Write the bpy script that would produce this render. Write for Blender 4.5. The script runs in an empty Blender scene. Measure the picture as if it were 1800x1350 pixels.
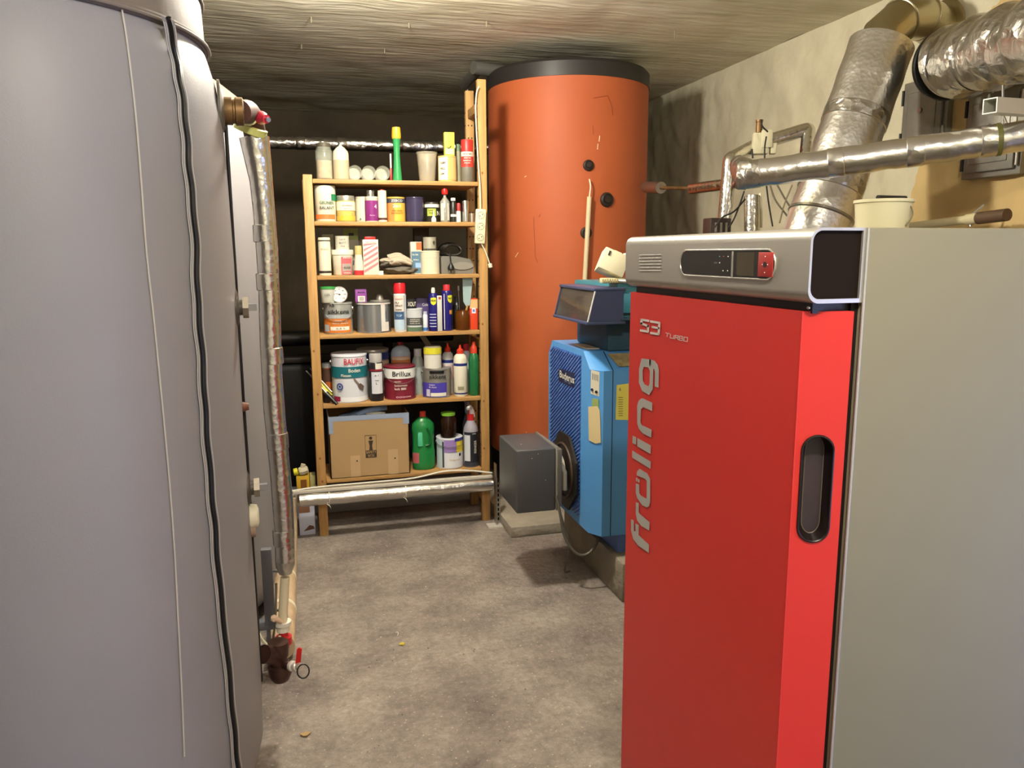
import bpy, bmesh, math, random
from math import sin, cos, tan, pi, radians, sqrt, atan2, hypot
from mathutils import Vector, Matrix, noise
from mathutils.geometry import tessellate_polygon
random.seed(7)
SC = bpy.context.scene
COL = SC.collection

# ------------------------------------------------------------ camera
F_PX, EYE, PITCH, YAW, ROLL = 1362.0, 1.42, radians(9.6), radians(15.2), radians(-.287)
FW = Vector((sin(YAW)*cos(PITCH), cos(YAW)*cos(PITCH), -sin(PITCH)))
RT0 = Vector((cos(YAW), -sin(YAW), 0)); UP0 = RT0.cross(FW)
RT = RT0*cos(ROLL) + UP0*sin(ROLL); UP = -RT0*sin(ROLL) + UP0*cos(ROLL)
cam_d = bpy.data.cameras.new('camera'); cam = bpy.data.objects.new('camera', cam_d); COL.objects.link(cam)
cam.matrix_world = Matrix(((RT.x, UP.x, -FW.x, 0), (RT.y, UP.y, -FW.y, 0), (RT.z, UP.z, -FW.z, EYE), (0, 0, 0, 1)))
cam_d.sensor_width = 36; cam_d.lens = F_PX*36/1800; cam_d.clip_start = .05
SC.camera = cam

# ------------------------------------------------------------ world, lights, exposure
w = bpy.data.worlds.new('world'); SC.world = w; w.use_nodes = True
w.node_tree.nodes['Background'].inputs[0].default_value = (.62, .76, 1, 1)
w.node_tree.nodes['Background'].inputs[1].default_value = 0.5
SC.view_settings.view_transform = 'Standard'; SC.view_settings.look = 'None'
SC.view_settings.exposure = 0.42; SC.view_settings.gamma = 1.0; SC.view_settings.use_curve_mapping = False

def area(name, loc, target, sx, sy, power, col):
    d = bpy.data.lights.new(name, 'AREA'); d.shape = 'RECTANGLE'; d.size = sx; d.size_y = sy; d.energy = power; d.color = col
    o = bpy.data.objects.new(name, d); COL.objects.link(o); o.location = loc
    o.rotation_euler = (Vector(target)-Vector(loc)).to_track_quat('-Z', 'Y').to_euler(); return o
LAMP = (.32, 2.85, 2.38)
# daylight that falls through the open doorway in the right wall, behind the camera
area('daylight', (2.95, -.45, .75), (-.5, 1.5, .3), 1.5, 1.3, 60, (.42, .52, 1))
pl = bpy.data.lights.new('ceiling_lamp_light', 'POINT'); pl.energy = 90; pl.color = (1, .93, .80); pl.shadow_soft_size = .07
plo = bpy.data.objects.new('ceiling_lamp_light', pl); COL.objects.link(plo); plo.location = LAMP
# second lamp of the room, on the ceiling above and behind the camera
pl2 = bpy.data.lights.new('rear_lamp_light', 'POINT'); pl2.energy = 66; pl2.color = (1, .93, .79); pl2.shadow_soft_size = .05
plo2 = bpy.data.objects.new('rear_lamp_light', pl2); COL.objects.link(plo2); plo2.location = (.32, .08, 2.40)

# ------------------------------------------------------------ pixel helpers (1800 x 1350)
def ray(px, py): return FW + RT*((px-900)/F_PX) - UP*((py-675)/F_PX)
def at(px, py, x=None, y=None, z=None, D=None):
    d = ray(px, py); o = Vector((0, 0, EYE))
    if D is not None: return o + d*D
    if x is not None: return o + d*(x/d.x)
    if y is not None: return o + d*(y/d.y)
    return o + d*((z-EYE)/d.z)
def at_plane(px, py, P, N):
    d = ray(px, py); o = Vector((0, 0, EYE)); return o + d*((P-o).dot(N)/d.dot(N))
def at_cyl(px, py, cx, cy, r):
    d = ray(px, py); A = d.x**2+d.y**2; B = -2*(d.x*cx+d.y*cy); Cc = cx*cx+cy*cy-r*r
    q = B*B-4*A*Cc
    if q < 0: return None
    return Vector((0, 0, EYE)) + d*((-B-sqrt(q))/2/A)
def depth(p): return (Vector(p)-Vector((0, 0, EYE))).dot(FW)

# ------------------------------------------------------------ materials
def lin(h):
    h = h.lstrip('#'); c = [int(h[i:i+2], 16)/255 for i in (0, 2, 4)]
    return tuple((v/12.92 if v <= .04045 else ((v+.055)/1.055)**2.4) for v in c) + (1,)
MATS = {}
def mat(name, col, rough=.5, metal=0, bump=0, bscale=30, var=0, vscale=6, spec=.5, emis=0, coat=0, stretch=None, col2=None, alpha=1, trans=0, ior=1.45):
    if name in MATS: return MATS[name]
    m = bpy.data.materials.new(name); m.use_nodes = True; N = m.node_tree.nodes; L = m.node_tree.links
    b = N['Principled BSDF']; c = lin(col)
    b.inputs['Base Color'].default_value = c; b.inputs['Roughness'].default_value = rough; b.inputs['Metallic'].default_value = metal
    b.inputs['Specular IOR Level'].default_value = spec; b.inputs['Coat Weight'].default_value = coat
    b.inputs['Transmission Weight'].default_value = trans; b.inputs['IOR'].default_value = ior; b.inputs['Alpha'].default_value = alpha
    if emis: b.inputs['Emission Color'].default_value = c; b.inputs['Emission Strength'].default_value = emis
    if bump or var or col2:
        tc = N.new('ShaderNodeTexCoord'); mp = N.new('ShaderNodeMapping'); L.new(tc.outputs['Object'], mp.inputs[0])
        if stretch: mp.inputs['Scale'].default_value = stretch
    if var or col2:
        n = N.new('ShaderNodeTexNoise'); n.inputs['Scale'].default_value = vscale; n.inputs['Detail'].default_value = 6
        L.new(mp.outputs[0], n.inputs['Vector'])
        r = N.new('ShaderNodeValToRGB'); r.color_ramp.elements[0].position = .32; r.color_ramp.elements[1].position = .68
        if col2: c2 = lin(col2); r.color_ramp.elements[0].color = c2; r.color_ramp.elements[1].color = c
        else:
            r.color_ramp.elements[0].color = tuple(v*(1-var) for v in c[:3])+(1,); r.color_ramp.elements[1].color = tuple(min(1, v*(1+var)) for v in c[:3])+(1,)
        L.new(n.outputs['Fac'], r.inputs[0]); L.new(r.outputs[0], b.inputs['Base Color'])
    if bump:
        n = N.new('ShaderNodeTexNoise'); n.inputs['Scale'].default_value = bscale; n.inputs['Detail'].default_value = 5
        L.new(mp.outputs[0], n.inputs['Vector'])
        bp = N.new('ShaderNodeBump'); bp.inputs['Strength'].default_value = bump; bp.inputs['Distance'].default_value = .02
        L.new(n.outputs['Fac'], bp.inputs['Height']); L.new(bp.outputs[0], b.inputs['Normal'])
    MATS[name] = m; return m
def M(h, rough=.45, metal=0, **k): return mat('col_%s_%d_%d' % (h.strip('#'), rough*100, metal*100), h, rough, metal, **k)

def foil(name, scale, strength, rough=.22, col='#dad8d2'):
    m = mat(name, col, rough, 1.0); N = m.node_tree.nodes; L = m.node_tree.links; b = N['Principled BSDF']
    tc = N.new('ShaderNodeTexCoord')
    v = N.new('ShaderNodeTexVoronoi'); v.inputs['Scale'].default_value = scale; v.feature = 'F1'
    n = N.new('ShaderNodeTexNoise'); n.inputs['Scale'].default_value = scale*.8; n.inputs['Detail'].default_value = 7; n.inputs['Distortion'].default_value = 1.2
    L.new(tc.outputs['Object'], v.inputs['Vector']); L.new(tc.outputs['Object'], n.inputs['Vector'])
    a = N.new('ShaderNodeMath'); a.operation = 'ADD'; L.new(v.outputs['Distance'], a.inputs[0]); L.new(n.outputs['Fac'], a.inputs[1])
    bp = N.new('ShaderNodeBump'); bp.inputs['Strength'].default_value = strength; bp.inputs['Distance'].default_value = .006
    L.new(a.outputs[0], bp.inputs['Height']); L.new(bp.outputs[0], b.inputs['Normal'])
    return m
FOIL = foil('aluminium_foil', 55, .2); FOIL_CR = foil('crumpled_foil', 26, .9, .28, '#c4c1ba'); FOIL_FL = foil('flue_foil', 60, .17, .34); FOIL_SM = foil('smooth_foil', 34, .2, .26)
WOOD = mat('pine_wood', '#b58b54', .55, var=.16, vscale=5, stretch=(14, 14, 1.2), bump=.08, bscale=20)
WOODH = mat('pine_shelf', '#b08752', .55, var=.16, vscale=5, stretch=(1.2, 14, 14), bump=.08, bscale=20)
WHITE = M('#e6e2d6', .4); CREAM = M('#e2dcc4', .5); BLACK = M('#141414', .4); GREY = M('#6a6a6a', .5)
STEEL = M('#b9b9b6', .28, 1); RED = M('#c01f1c', .35); DARK = M('#1a1816', .6)

# ------------------------------------------------------------ mesh builder
class MB:
    def __init__(s, m=None): s.v = []; s.f = []; s.mi = []; s.ms = []; s.cur = m; s.sm = []
    def add(s, vs, fs, m=None, smooth=True):
        m = m or s.cur
        if m not in s.ms: s.ms.append(m)
        k = s.ms.index(m); o = len(s.v); s.v += [Vector(p) for p in vs]
        for f in fs: s.f.append([i+o for i in f]); s.mi.append(k); s.sm.append(smooth)
        return s
    def frombm(s, bm, m=None, T=None, smooth=True):
        bm.verts.index_update()
        vs = [(T @ v.co if T else v.co.copy()) for v in bm.verts]; fs = [[v.index for v in f.verts] for f in bm.faces]
        bm.free(); return s.add(vs, fs, m, smooth)
    def box(s, x0, x1, y0, y1, z0, z1, m=None, bev=0, T=None, seg=2):
        bm = bmesh.new(); bmesh.ops.create_cube(bm, size=1)
        for v in bm.verts: v.co = Vector(((x0+x1)/2+v.co.x*(x1-x0), (y0+y1)/2+v.co.y*(y1-y0), (z0+z1)/2+v.co.z*(z1-z0)))
        if bev: bmesh.ops.bevel(bm, geom=bm.edges[:], offset=bev, segments=seg, affect='EDGES', profile=.5)
        return s.frombm(bm, m, T, bev > 0)
    def ring(s, c, u, v, r, n): return [c+u*(r*cos(2*pi*i/n))+v*(r*sin(2*pi*i/n)) for i in range(n)]
    def tube(s, pts, r, m=None, n=20, caps=True):
        pts = [Vector(p) for p in pts]; rs = r if isinstance(r, (list, tuple)) else [r]*len(pts)
        vs = []; fs = []; u = None
        for i, p in enumerate(pts):
            t = ((pts[i+1] if i < len(pts)-1 else p)-(pts[i-1] if i else p)).normalized()
            if u is None: u = t.orthogonal().normalized()
            else: u = (u-t*u.dot(t)).normalized()
            v = t.cross(u); k = 1
            if 0 < i < len(pts)-1:
                a = (pts[i]-pts[i-1]).normalized(); c = a.dot(t); k = 1/max(.6, c)
            vs += s.ring(p, u, v, rs[i]*(k if k < 1.02 else 1), n)
        for i in range(len(pts)-1):
            for j in range(n): a = i*n+j; b = i*n+(j+1) % n; fs.append([a, b, b+n, a+n])
        if caps: fs.append(list(range(n))[::-1]); fs.append([(len(pts)-1)*n+j for j in range(n)])
        return s.add(vs, fs, m)
    def lathe(s, cx, cy, prof, m=None, n=28, sq=1, z0=0):
        # prof: (r, z); revolved about the vertical axis
        vs = []; fs = []
        for r, z in prof:
            for j in range(n): a = 2*pi*j/n; vs.append((cx+r*cos(a), cy+r*sq*sin(a), z0+z))
        for i in range(len(prof)-1):
            for j in range(n): a = i*n+j; b = i*n+(j+1) % n; fs.append([a, b, b+n, a+n])
        if prof[0][0] > 0: fs.append(list(range(n))[::-1])
        if prof[-1][0] > 0: fs.append([(len(prof)-1)*n+j for j in range(n)])
        return s.add(vs, fs, m)
    def axis_lathe(s, p, d, prof, m=None, n=24):
        # prof: (r, t) along direction d from p
        d = Vector(d).normalized(); u = d.orthogonal().normalized(); v = d.cross(u); p = Vector(p); vs = []; fs = []
        for r, t in prof: vs += s.ring(p+d*t, u, v, r, n)
        for i in range(len(prof)-1):
            for j in range(n): a = i*n+j; b = i*n+(j+1) % n; fs.append([a, b, b+n, a+n])
        fs.append(list(range(n))[::-1]); fs.append([(len(prof)-1)*n+j for j in range(n)])
        return s.add(vs, fs, m)
    def prism(s, poly, vec, m=None, smooth=False):
        # extrude a planar polygon (3D points) along vec
        n = len(poly); P = [Vector(p) for p in poly]; V = Vector(vec); tri = tessellate_polygon([P])
        fs = [list(t) for t in tri] + [[i+n for i in t][::-1] for t in tri] + [[i, (i+1) % n, (i+1) % n+n, i+n] for i in range(n)]
        return s.add(P+[p+V for p in P], fs, m, smooth)
    def sheet(s, poly, m=None):
        P = [Vector(p) for p in poly]; return s.add(P, [list(t) for t in tessellate_polygon([P])], m, False)
    def ico(s, c, r, m=None, sub=2, sc=(1, 1, 1)):
        bm = bmesh.new(); bmesh.ops.create_icosphere(bm, subdivisions=sub, radius=r)
        for v in bm.verts: v.co = Vector((v.co.x*sc[0], v.co.y*sc[1], v.co.z*sc[2]))+Vector(c)
        return s.frombm(bm, m)
    def patch(s, cx, cy, z0, z1, r, a0, a1, m=None, sq=1, r1=None):
        n = max(2, int(abs(a1-a0)/.12)); vs = []; fs = []; r1 = r1 or r
        for i in range(n+1):
            a = a0+(a1-a0)*i/n; vs += [(cx+r*sin(a), cy-r*sq*cos(a), z0), (cx+r1*sin(a), cy-r1*sq*cos(a), z1)]
        for i in range(n): fs.append([2*i, 2*i+2, 2*i+3, 2*i+1])
        return s.add(vs, fs, m)
    def textcyl(s, txt, cx, cy, zc, r, size, ang, m=None, sq=1, wid=None, rot=0):
        vs, fs = text2d(txt); k = size; xs = max(v[0] for v in vs)-min(v[0] for v in vs)
        kx = k if wid is None else wid/max(xs, .01)
        P = []
        for x, y in vs:
            x *= kx; y = (y-.35)*k
            if rot: x, y = -y, x
            a = ang+x/r; P.append((cx+r*sin(a), cy-r*sq*cos(a), zc+y))
        return s.add(P, fs, m, False)
    def textflat(s, txt, o, u, v, size, m=None, wid=None):
        vs, fs = text2d(txt); o = Vector(o); u = Vector(u).normalized(); v = Vector(v).normalized()
        xs = max(p[0] for p in vs)-min(p[0] for p in vs); kx = size if wid is None else wid/max(xs, .01)
        return s.add([o+u*(x*kx)+v*((y-.35)*size) for x, y in vs], fs, m, False)
    def build(s, name, parent=None, loc=None):
        base = ROOT.get(parent.name, Vector()) if parent else Vector(loc) if loc is not None else Vector()
        me = bpy.data.meshes.new(name); me.from_pydata([v-base for v in s.v], [], s.f)
        for m in s.ms: me.materials.append(m)
        me.polygons.foreach_set('material_index', s.mi); me.polygons.foreach_set('use_smooth', s.sm)
        bm = bmesh.new(); bm.from_mesh(me); bmesh.ops.recalc_face_normals(bm, faces=bm.faces[:]); bm.to_mesh(me); bm.free()
        me.set_sharp_from_angle(angle=radians(38)); me.update()
        o = bpy.data.objects.new(name, me); COL.objects.link(o)
        if parent: o.parent = parent; ROOT[o.name] = base
        else: o.location = base; ROOT[o.name] = base
        return o
ROOT = {}
_TX = {}
def text2d(t):
    if t not in _TX:
        c = bpy.data.curves.new('t', 'FONT'); c.body = t; c.size = 1; c.align_x = 'CENTER'; c.offset = .012; c.resolution_u = 3
        o = bpy.data.objects.new('t', c); me = bpy.data.meshes.new_from_object(o)
        _TX[t] = ([(v.co.x, v.co.y) for v in me.vertices], [list(p.vertices) for p in me.polygons])
        bpy.data.objects.remove(o); bpy.data.meshes.remove(me); bpy.data.curves.remove(c)
    return _TX[t]
def tag(o, label, cat, group=None, kind=None):
    if label: o['label'] = label
    if cat: o['category'] = cat
    if group: o['group'] = group
    if kind: o['kind'] = kind
    return o
def thing(name, label, cat, loc, group=None):
    o = bpy.data.objects.new(name, None); COL.objects.link(o); o.location = loc; o.empty_display_size = .05
    ROOT[o.name] = Vector(loc); return tag(o, label, cat, group)
def struct(name, mb, label=None): return tag(mb.build(name), label, None, None, 'structure')
def smooth_path(pts, n=8):
    P = [Vector(p) for p in pts]; P = [P[0]*2-P[1]]+P+[P[-1]*2-P[-2]]; out = []
    for i in range(1, len(P)-2):
        for k in range(n):
            t = k/n; a, b, c, d = P[i-1], P[i], P[i+1], P[i+2]
            out.append(.5*((2*b)+(c-a)*t+(2*a-5*b+4*c-d)*t*t+(3*b-a-3*c+d)*t**3))
    out.append(P[-2]); return out
def elbow(a, b, c, rad, n=8):
    # points of a path a-b-c with the corner at b rounded
    a, b, c = Vector(a), Vector(b), Vector(c); p = b+(a-b).normalized()*rad; q = b+(c-b).normalized()*rad
    return [a]+[(p*(1-t)**2+b*2*t*(1-t)+q*t*t) for t in [i/n for i in range(n+1)]]+[c]

# ============================================================ ROOM
XW, ZC, YB, XL, YF = 2.51, 2.50, 6.4, -1.45, -1.3
def concrete(name, ca, cb, scale, bump, bs, stretch=(1, 1, 1), rough=.85, spots=0):
    m = bpy.data.materials.new(name); m.use_nodes = True; N = m.node_tree.nodes; L = m.node_tree.links; b = N['Principled BSDF']
    b.inputs['Roughness'].default_value = rough; b.inputs['Specular IOR Level'].default_value = .3
    tc = N.new('ShaderNodeTexCoord'); mp = N.new('ShaderNodeMapping'); mp.inputs['Scale'].default_value = stretch; L.new(tc.outputs['Object'], mp.inputs[0])
    n = N.new('ShaderNodeTexNoise'); n.inputs['Scale'].default_value = scale; n.inputs['Detail'].default_value = 9; n.inputs['Roughness'].default_value = .62; L.new(mp.outputs[0], n.inputs[0])
    r = N.new('ShaderNodeValToRGB'); r.color_ramp.elements[0].position = .3; r.color_ramp.elements[1].position = .7
    r.color_ramp.elements[0].color = lin(ca); r.color_ramp.elements[1].color = lin(cb); L.new(n.outputs['Fac'], r.inputs[0])
    out = r.outputs[0]
    if spots:
        n3 = N.new('ShaderNodeTexNoise'); n3.inputs['Scale'].default_value = 90; n3.inputs['Detail'].default_value = 3; L.new(tc.outputs['Object'], n3.inputs[0])
        r3 = N.new('ShaderNodeValToRGB'); r3.color_ramp.elements[0].position = .62; r3.color_ramp.elements[1].position = .74
        r3.color_ramp.elements[0].color = (0, 0, 0, 1); r3.color_ramp.elements[1].color = (spots, spots, spots, 1); L.new(n3.outputs['Fac'], r3.inputs[0])
        mx = N.new('ShaderNodeMix'); mx.data_type = 'RGBA'; mx.inputs[7].default_value = lin('#d8c8b4'); L.new(r3.outputs[0], mx.inputs[0]); L.new(out, mx.inputs[6]); out = mx.outputs[2]
    if spots:
        n4 = N.new('ShaderNodeTexNoise'); n4.inputs['Scale'].default_value = 38; n4.inputs['Detail'].default_value = 8; n4.inputs['Roughness'].default_value = .75; L.new(tc.outputs['Object'], n4.inputs[0])
        r4 = N.new('ShaderNodeMapRange'); r4.inputs[1].default_value = .3; r4.inputs[2].default_value = .7; r4.inputs[3].default_value = .68; r4.inputs[4].default_value = 1.25; L.new(n4.outputs['Fac'], r4.inputs[0])
        mm = N.new('ShaderNodeVectorMath'); mm.operation = 'SCALE'; L.new(out, mm.inputs[0]); L.new(r4.outputs[0], mm.inputs['Scale']); out = mm.outputs[0]
    L.new(out, b.inputs['Base Color'])
    n2 = N.new('ShaderNodeTexNoise'); n2.inputs['Scale'].default_value = bs; n2.inputs['Detail'].default_value = 8; L.new(mp.outputs[0], n2.inputs[0])
    bp = N.new('ShaderNodeBump'); bp.inputs['Strength'].default_value = bump; bp.inputs['Distance'].default_value = .03
    L.new(n2.outputs['Fac'], bp.inputs['Height']); L.new(bp.outputs[0], b.inputs['Normal'])
    return m
FLOORM = concrete('floor_concrete', '#6a615d', '#a3988f', 3.4, .5, 34, spots=.5)
CEILM = concrete('ceiling_concrete', '#cbc4a8', '#f2ecd6', 2.2, .30, 11, (.4, 2.6, 1))
WALLM = concrete('limewash_wall', '#c4bda2', '#dfd8bd', 1.8, .4, 7)
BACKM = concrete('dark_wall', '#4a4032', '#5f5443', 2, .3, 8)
# right wall: limewash, with ochre plaster round the chimney
N = WALLM.node_tree.nodes; L = WALLM.node_tree.links; b = N['Principled BSDF']
src = b.inputs['Base Color'].links[0].from_socket
geo = N.new('ShaderNodeNewGeometry'); sp = N.new('ShaderNodeSeparateXYZ'); L.new(geo.outputs['Position'], sp.inputs[0])
nz = N.new('ShaderNodeTexNoise'); nz.inputs['Scale'].default_value = 9; L.new(geo.outputs['Position'], nz.inputs[0])
m1 = N.new('ShaderNodeMath'); m1.operation = 'MULTIPLY_ADD'; L.new(sp.outputs['Z'], m1.inputs[0]); m1.inputs[1].default_value = .45; L.new(sp.outputs['Y'], m1.inputs[2])
m2 = N.new('ShaderNodeMath'); m2.operation = 'MULTIPLY_ADD'; L.new(nz.outputs['Fac'], m2.inputs[0]); m2.inputs[1].default_value = .22; L.new(m1.outputs[0], m2.inputs[2])
m3 = N.new('ShaderNodeMath'); m3.operation = 'LESS_THAN'; L.new(m2.outputs[0], m3.inputs[0]); m3.inputs[1].default_value = 3.62
mx = N.new('ShaderNodeMix'); mx.data_type = 'RGBA'; L.new(m3.outputs[0], mx.inputs[0]); L.new(src, mx.inputs[6]); mx.inputs[7].default_value = lin('#cdb27c'); L.new(mx.outputs[2], b.inputs['Base Color'])

def wall_grid(o, u, v, lu, lv, nu, nv, amp, m, nrm, sc=2.2):
    mb = MB(m); vs = []; fs = []; o, u, v, nrm = map(Vector, (o, u, v, nrm))
    for i in range(nu+1):
        for j in range(nv+1):
            p = o+u*(lu*i/nu)+v*(lv*j/nv); e = min(1, min(i, nu-i, j, nv-j)/2)
            d = amp*e*(noise.noise(p*sc)+.5*noise.noise(p*sc*2.7)+.3*noise.noise(p*sc*6))
            vs.append(p+nrm*d)
    for i in range(nu):
        for j in range(nv): a = i*(nv+1)+j; fs.append([a, a+1, a+nv+2, a+nv+1])
    mb.add(vs, fs); mb.add([o-nrm*.1, o+u*lu-nrm*.1, o+u*lu+v*lv-nrm*.1, o+v*lv-nrm*.1], [[0, 1, 2, 3]], m); return mb
def solid(grid_args, name):
    struct(name, wall_grid(*grid_args))
struct('floor', MB(FLOORM).box(XL-.1, XW+.1, YF-2.5, YB+.1, -.1, 0))
struct('ceiling', wall_grid((XL-.1, YF-.1, ZC), (1, 0, 0), (0, 1, 0), XW-XL+.2, YB-YF+.2, 90, 120, .008, CEILM, (0, 0, -1), 3))
wr = wall_grid((XW, .35, 0), (0, 1, 0), (0, 0, 1), YB-.25, ZC, 240, 90, .022, WALLM, (-1, 0, 0), 3.2); wr.box(XW, XW+.12, YF-.1, .35, 2.1, ZC, WALLM); wr.box(XW, XW+.12, YF-.1, -1.2, 0, 2.1, WALLM); struct('wall_right', wr)
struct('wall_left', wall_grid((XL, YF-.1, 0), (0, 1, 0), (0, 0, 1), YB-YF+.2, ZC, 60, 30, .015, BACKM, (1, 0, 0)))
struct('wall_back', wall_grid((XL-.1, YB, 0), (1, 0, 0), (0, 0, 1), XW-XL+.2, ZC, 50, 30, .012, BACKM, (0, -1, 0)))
LIME = concrete('limewash_plain', '#c4bda2', '#dfd8bd', 1.8, .4, 7)
fb = MB(LIME); fb.box(XL-.1, XW+.1, YF-.15, YF, 0, ZC)
struct('wall_front', fb)
df = MB(M('#8d8a82', .5)); df.box(XW-.02, XW+.14, .30, .35, 0, 2.1); df.box(XW-.02, XW+.14, -1.2, -1.15, 0, 2.1); df.box(XW-.02, XW+.14, -1.2, .35, 2.05, 2.1)
struct('trim_1', df, 'grey frame of the open doorway')
# low concrete kerb behind the shelf
struct('trim_2', MB(concrete('kerb_concrete', '#8d8c90', '#aeacac', 4, .3, 20)).box(XL, 1.0, 4.25, 4.42, 0, .12, bev=.008), 'low concrete kerb on the floor behind the shelf')

# ============================================================ FRONT BUFFER TANK (grey vinyl jacket)
VINYL = mat('grey_vinyl', '#88868a', .48, var=.02, vscale=3, bump=.04, bscale=240)
VINYL_D = mat('grey_vinyl_collar', '#6f665f', .65, bump=.1, bscale=12)
TX, TY, TR, TT = -.607, 2.06, .45, 1.895
def tank_profile(R, top):
    return [(R-.10, .035), (R-.05, .04), (R-.012, .07), (R, .12), (R+.004, .3), (R+.002, .7), (R, 1.0), (R+.002, 1.4), (R, top-.32), (R-.003, top-.17), (R-.014, top-.08), (R-.03, top-.02), (R-.036, top)]
def on_tank(px, py, off=.003, R=TR, cx=TX, cy=TY, top=1.895):
    r = R
    for _ in range(3):
        p = at_cyl(px, py, cx, cy, r+off)
        if p is None: return None
        pr = tank_profile(R, top)
        for i in range(len(pr)-1):
            if pr[i][1] <= p.z <= pr[i+1][1]:
                t = (p.z-pr[i][1])/(pr[i+1][1]-pr[i][1]); r = pr[i][0]*(1-t)+pr[i+1][0]*t
    return p
ft = thing('buffer_tank', 'large grey vinyl-jacketed buffer tank with black zip, nearest on the left', 'tank', (TX, TY, 0), 'grey buffer tanks in a row')
MB(VINYL).lathe(TX, TY, tank_profile(TR, TT), n=128).build('jacket', ft)
c = MB(VINYL_D); c.lathe(TX, TY, [(r_, z_+TT-1.96) for r_, z_ in [(.30, 1.955), (TR-.030, 1.957), (TR-.026, 1.965), (TR-.026, 1.972), (TR-.033, 1.978), (TR-.036, 2.07), (TR-.05, 2.12), (TR-.10, 2.15), (0.001, 2.17)]], n=128)
for zz in (TT+.003, TT+.11): c.tube([(TX+(TR-.024-(0.009 if zz > TT+.05 else 0))*cos(a), TY+(TR-.024-(0.009 if zz > TT+.05 else 0))*sin(a), zz) for a in [2*pi*i/96 for i in range(97)]], .0045, n=8)
c.build('lid_cover', ft)
def surf_ribbon(mb, pts, width, m, lift=.001, cx=TX, cy=TY, side=0):
    vs = []; fs = []
    for p in pts:
        a = atan2(p.y-cy, p.x-cx); rr = hypot(p.y-cy, p.x-cx)+lift
        for s_ in (-1, 0, 1):
            aa = a+(side+s_*width/2)/rr; vs.append((cx+rr*cos(aa), cy+rr*sin(aa), p.z))
    for i in range(len(pts)-1):
        for j in (0, 1): fs.append([3*i+j, 3*i+j+1, 3*i+j+4, 3*i+j+3])
    mb.add(vs, fs, m)
zpx = [(293, 31), (305, 90), (315, 140), (322, 200), (329, 270), (335, 340), (342, 430), (346, 520), (351, 600), (357, 690), (363, 770), (370, 870), (378, 950), (387, 1050), (400, 1180), (410, 1275), (417, 1349)]
ZP = [on_tank(x, y) for x, y in zpx]; ZP.append(Vector((ZP[-1].x+.004, ZP[-1].y+.004, .07)))
ZS = smooth_path(ZP, 10)
ZW = []
for i, p in enumerate(ZS):
    a = atan2(p.y-TY, p.x-TX)+.004*sin(i*.55)+.003*sin(i*.23+1); rr = TR+.004 if 0 else hypot(p.y-TY, p.x-TX); ZW.append(Vector((TX+rr*cos(a), TY+rr*sin(a), p.z)))
zb = MB(BLACK); TAPE = M('#8f8e8e', .4); STITCH = M('#d6d6d6', .5)
surf_ribbon(zb, ZW, .036, TAPE, .0012); surf_ribbon(zb, ZW, .014, BLACK, .0030)
zb.tube([Vector((TX+(hypot(p.y-TY, p.x-TX)+.003)*cos(atan2(p.y-TY, p.x-TX)), TY+(hypot(p.y-TY, p.x-TX)+.003)*sin(atan2(p.y-TY, p.x-TX)), p.z)) for p in ZW], .0058, BLACK, n=8)
for sd in (-.017, -.011, .015):   # stitching rows
    P = ZW[2:-2]; L_ = []
    for i in range(len(P)-1):
        for t in (0, .33, .66):
            q = P[i].lerp(P[i+1], t); a = atan2(q.y-TY, q.x-TX)+sd/TR; rr = hypot(q.y-TY, q.x-TX)+.0022
            e = (P[i+1]-P[i]).normalized()*.0032; c0 = Vector((TX+rr*cos(a), TY+rr*sin(a), q.z)); tn = Vector((-sin(a), cos(a), 0))*.0008
            zb.add([c0-e-tn, c0-e+tn, c0+e+tn, c0+e-tn], [[0, 1, 2, 3]], STITCH, False)
zb.build('zip', ft)
sb = MB(M('#b8b4ae', .4)); SP = smooth_path([on_tank(x, y) for x, y in [(213, 10), (224, 80), (238, 200), (248, 320), (257, 440), (270, 560), (284, 700), (297, 840), (306, 960), (313, 1090), (319, 1210), (324, 1330)]], 5)
surf_ribbon(sb, SP, .004, None or sb.cur, .0008); sb.tube(SP, .0014, n=6); sb.build('seam', ft)
# silhouette side of the tank: second zip and the connection plugs
e_side = None
Dt = hypot(TX, TY); at_ = atan2(TX, TY)+math.asin(TR/Dt); tl = sqrt(Dt*Dt-TR*TR)
TP = Vector((tl*sin(at_), tl*cos(at_), 0)); e_side = (TP-Vector((TX, TY, 0))).normalized(); ang_s = atan2(e_side.y, e_side.x)
zz_ = []
for i in range(60):
    z = .25+1.54*i/59; a = ang_s+.012+.010*sin(i*.21)+.004*sin(i*.7); zz_.append(Vector((TX+(TR+.003)*cos(a), TY+(TR+.003)*sin(a), z)))
s2 = MB(BLACK); s2.tube(zz_, .0045, n=8); s2.build('zip', ft)['label'] = 'black zip on the far side of the jacket'
ROS = M('#4c463f', .45); BRASS = mat('aged_brass', '#7d6240', .5, .7, var=.2, vscale=30)
def radial(off, z, da=.0):
    a = ang_s+da; return Vector((TX+(TR+off)*cos(a), TY+(TR+off)*sin(a), z)), Vector((cos(a), sin(a), 0))
for (px, py, kind, rr) in ((428, 540, 'plug', .036), (445, 855, 'plug', .034), (434, 713, 'small', .012)):
    z = at(px, py, y=TP.y).z; p, d = radial(-.004, z, -.03)
    q = MB(ROS)
    if kind == 'plug':
        q.axis_lathe(p, d, [(rr+.012, 0), (rr+.012, .006), (rr, .011), (rr*.55, .012), (rr*.55, .02)]); q.axis_lathe(p+d*.02, d, [(rr*.75, 0), (rr*.75, .014)], M('#8d8478', .35, .6), n=8); q.axis_lathe(p+d*.034, d, [(rr*.34, 0), (rr*.34, .02)], M('#8f8f95', .35, .5), n=4)
    else: q.axis_lathe(p, d, [(.014, 0), (.012, .01), (.009, .02)], M('#6e4030', .5))
    q.build('plug', ft)
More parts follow.
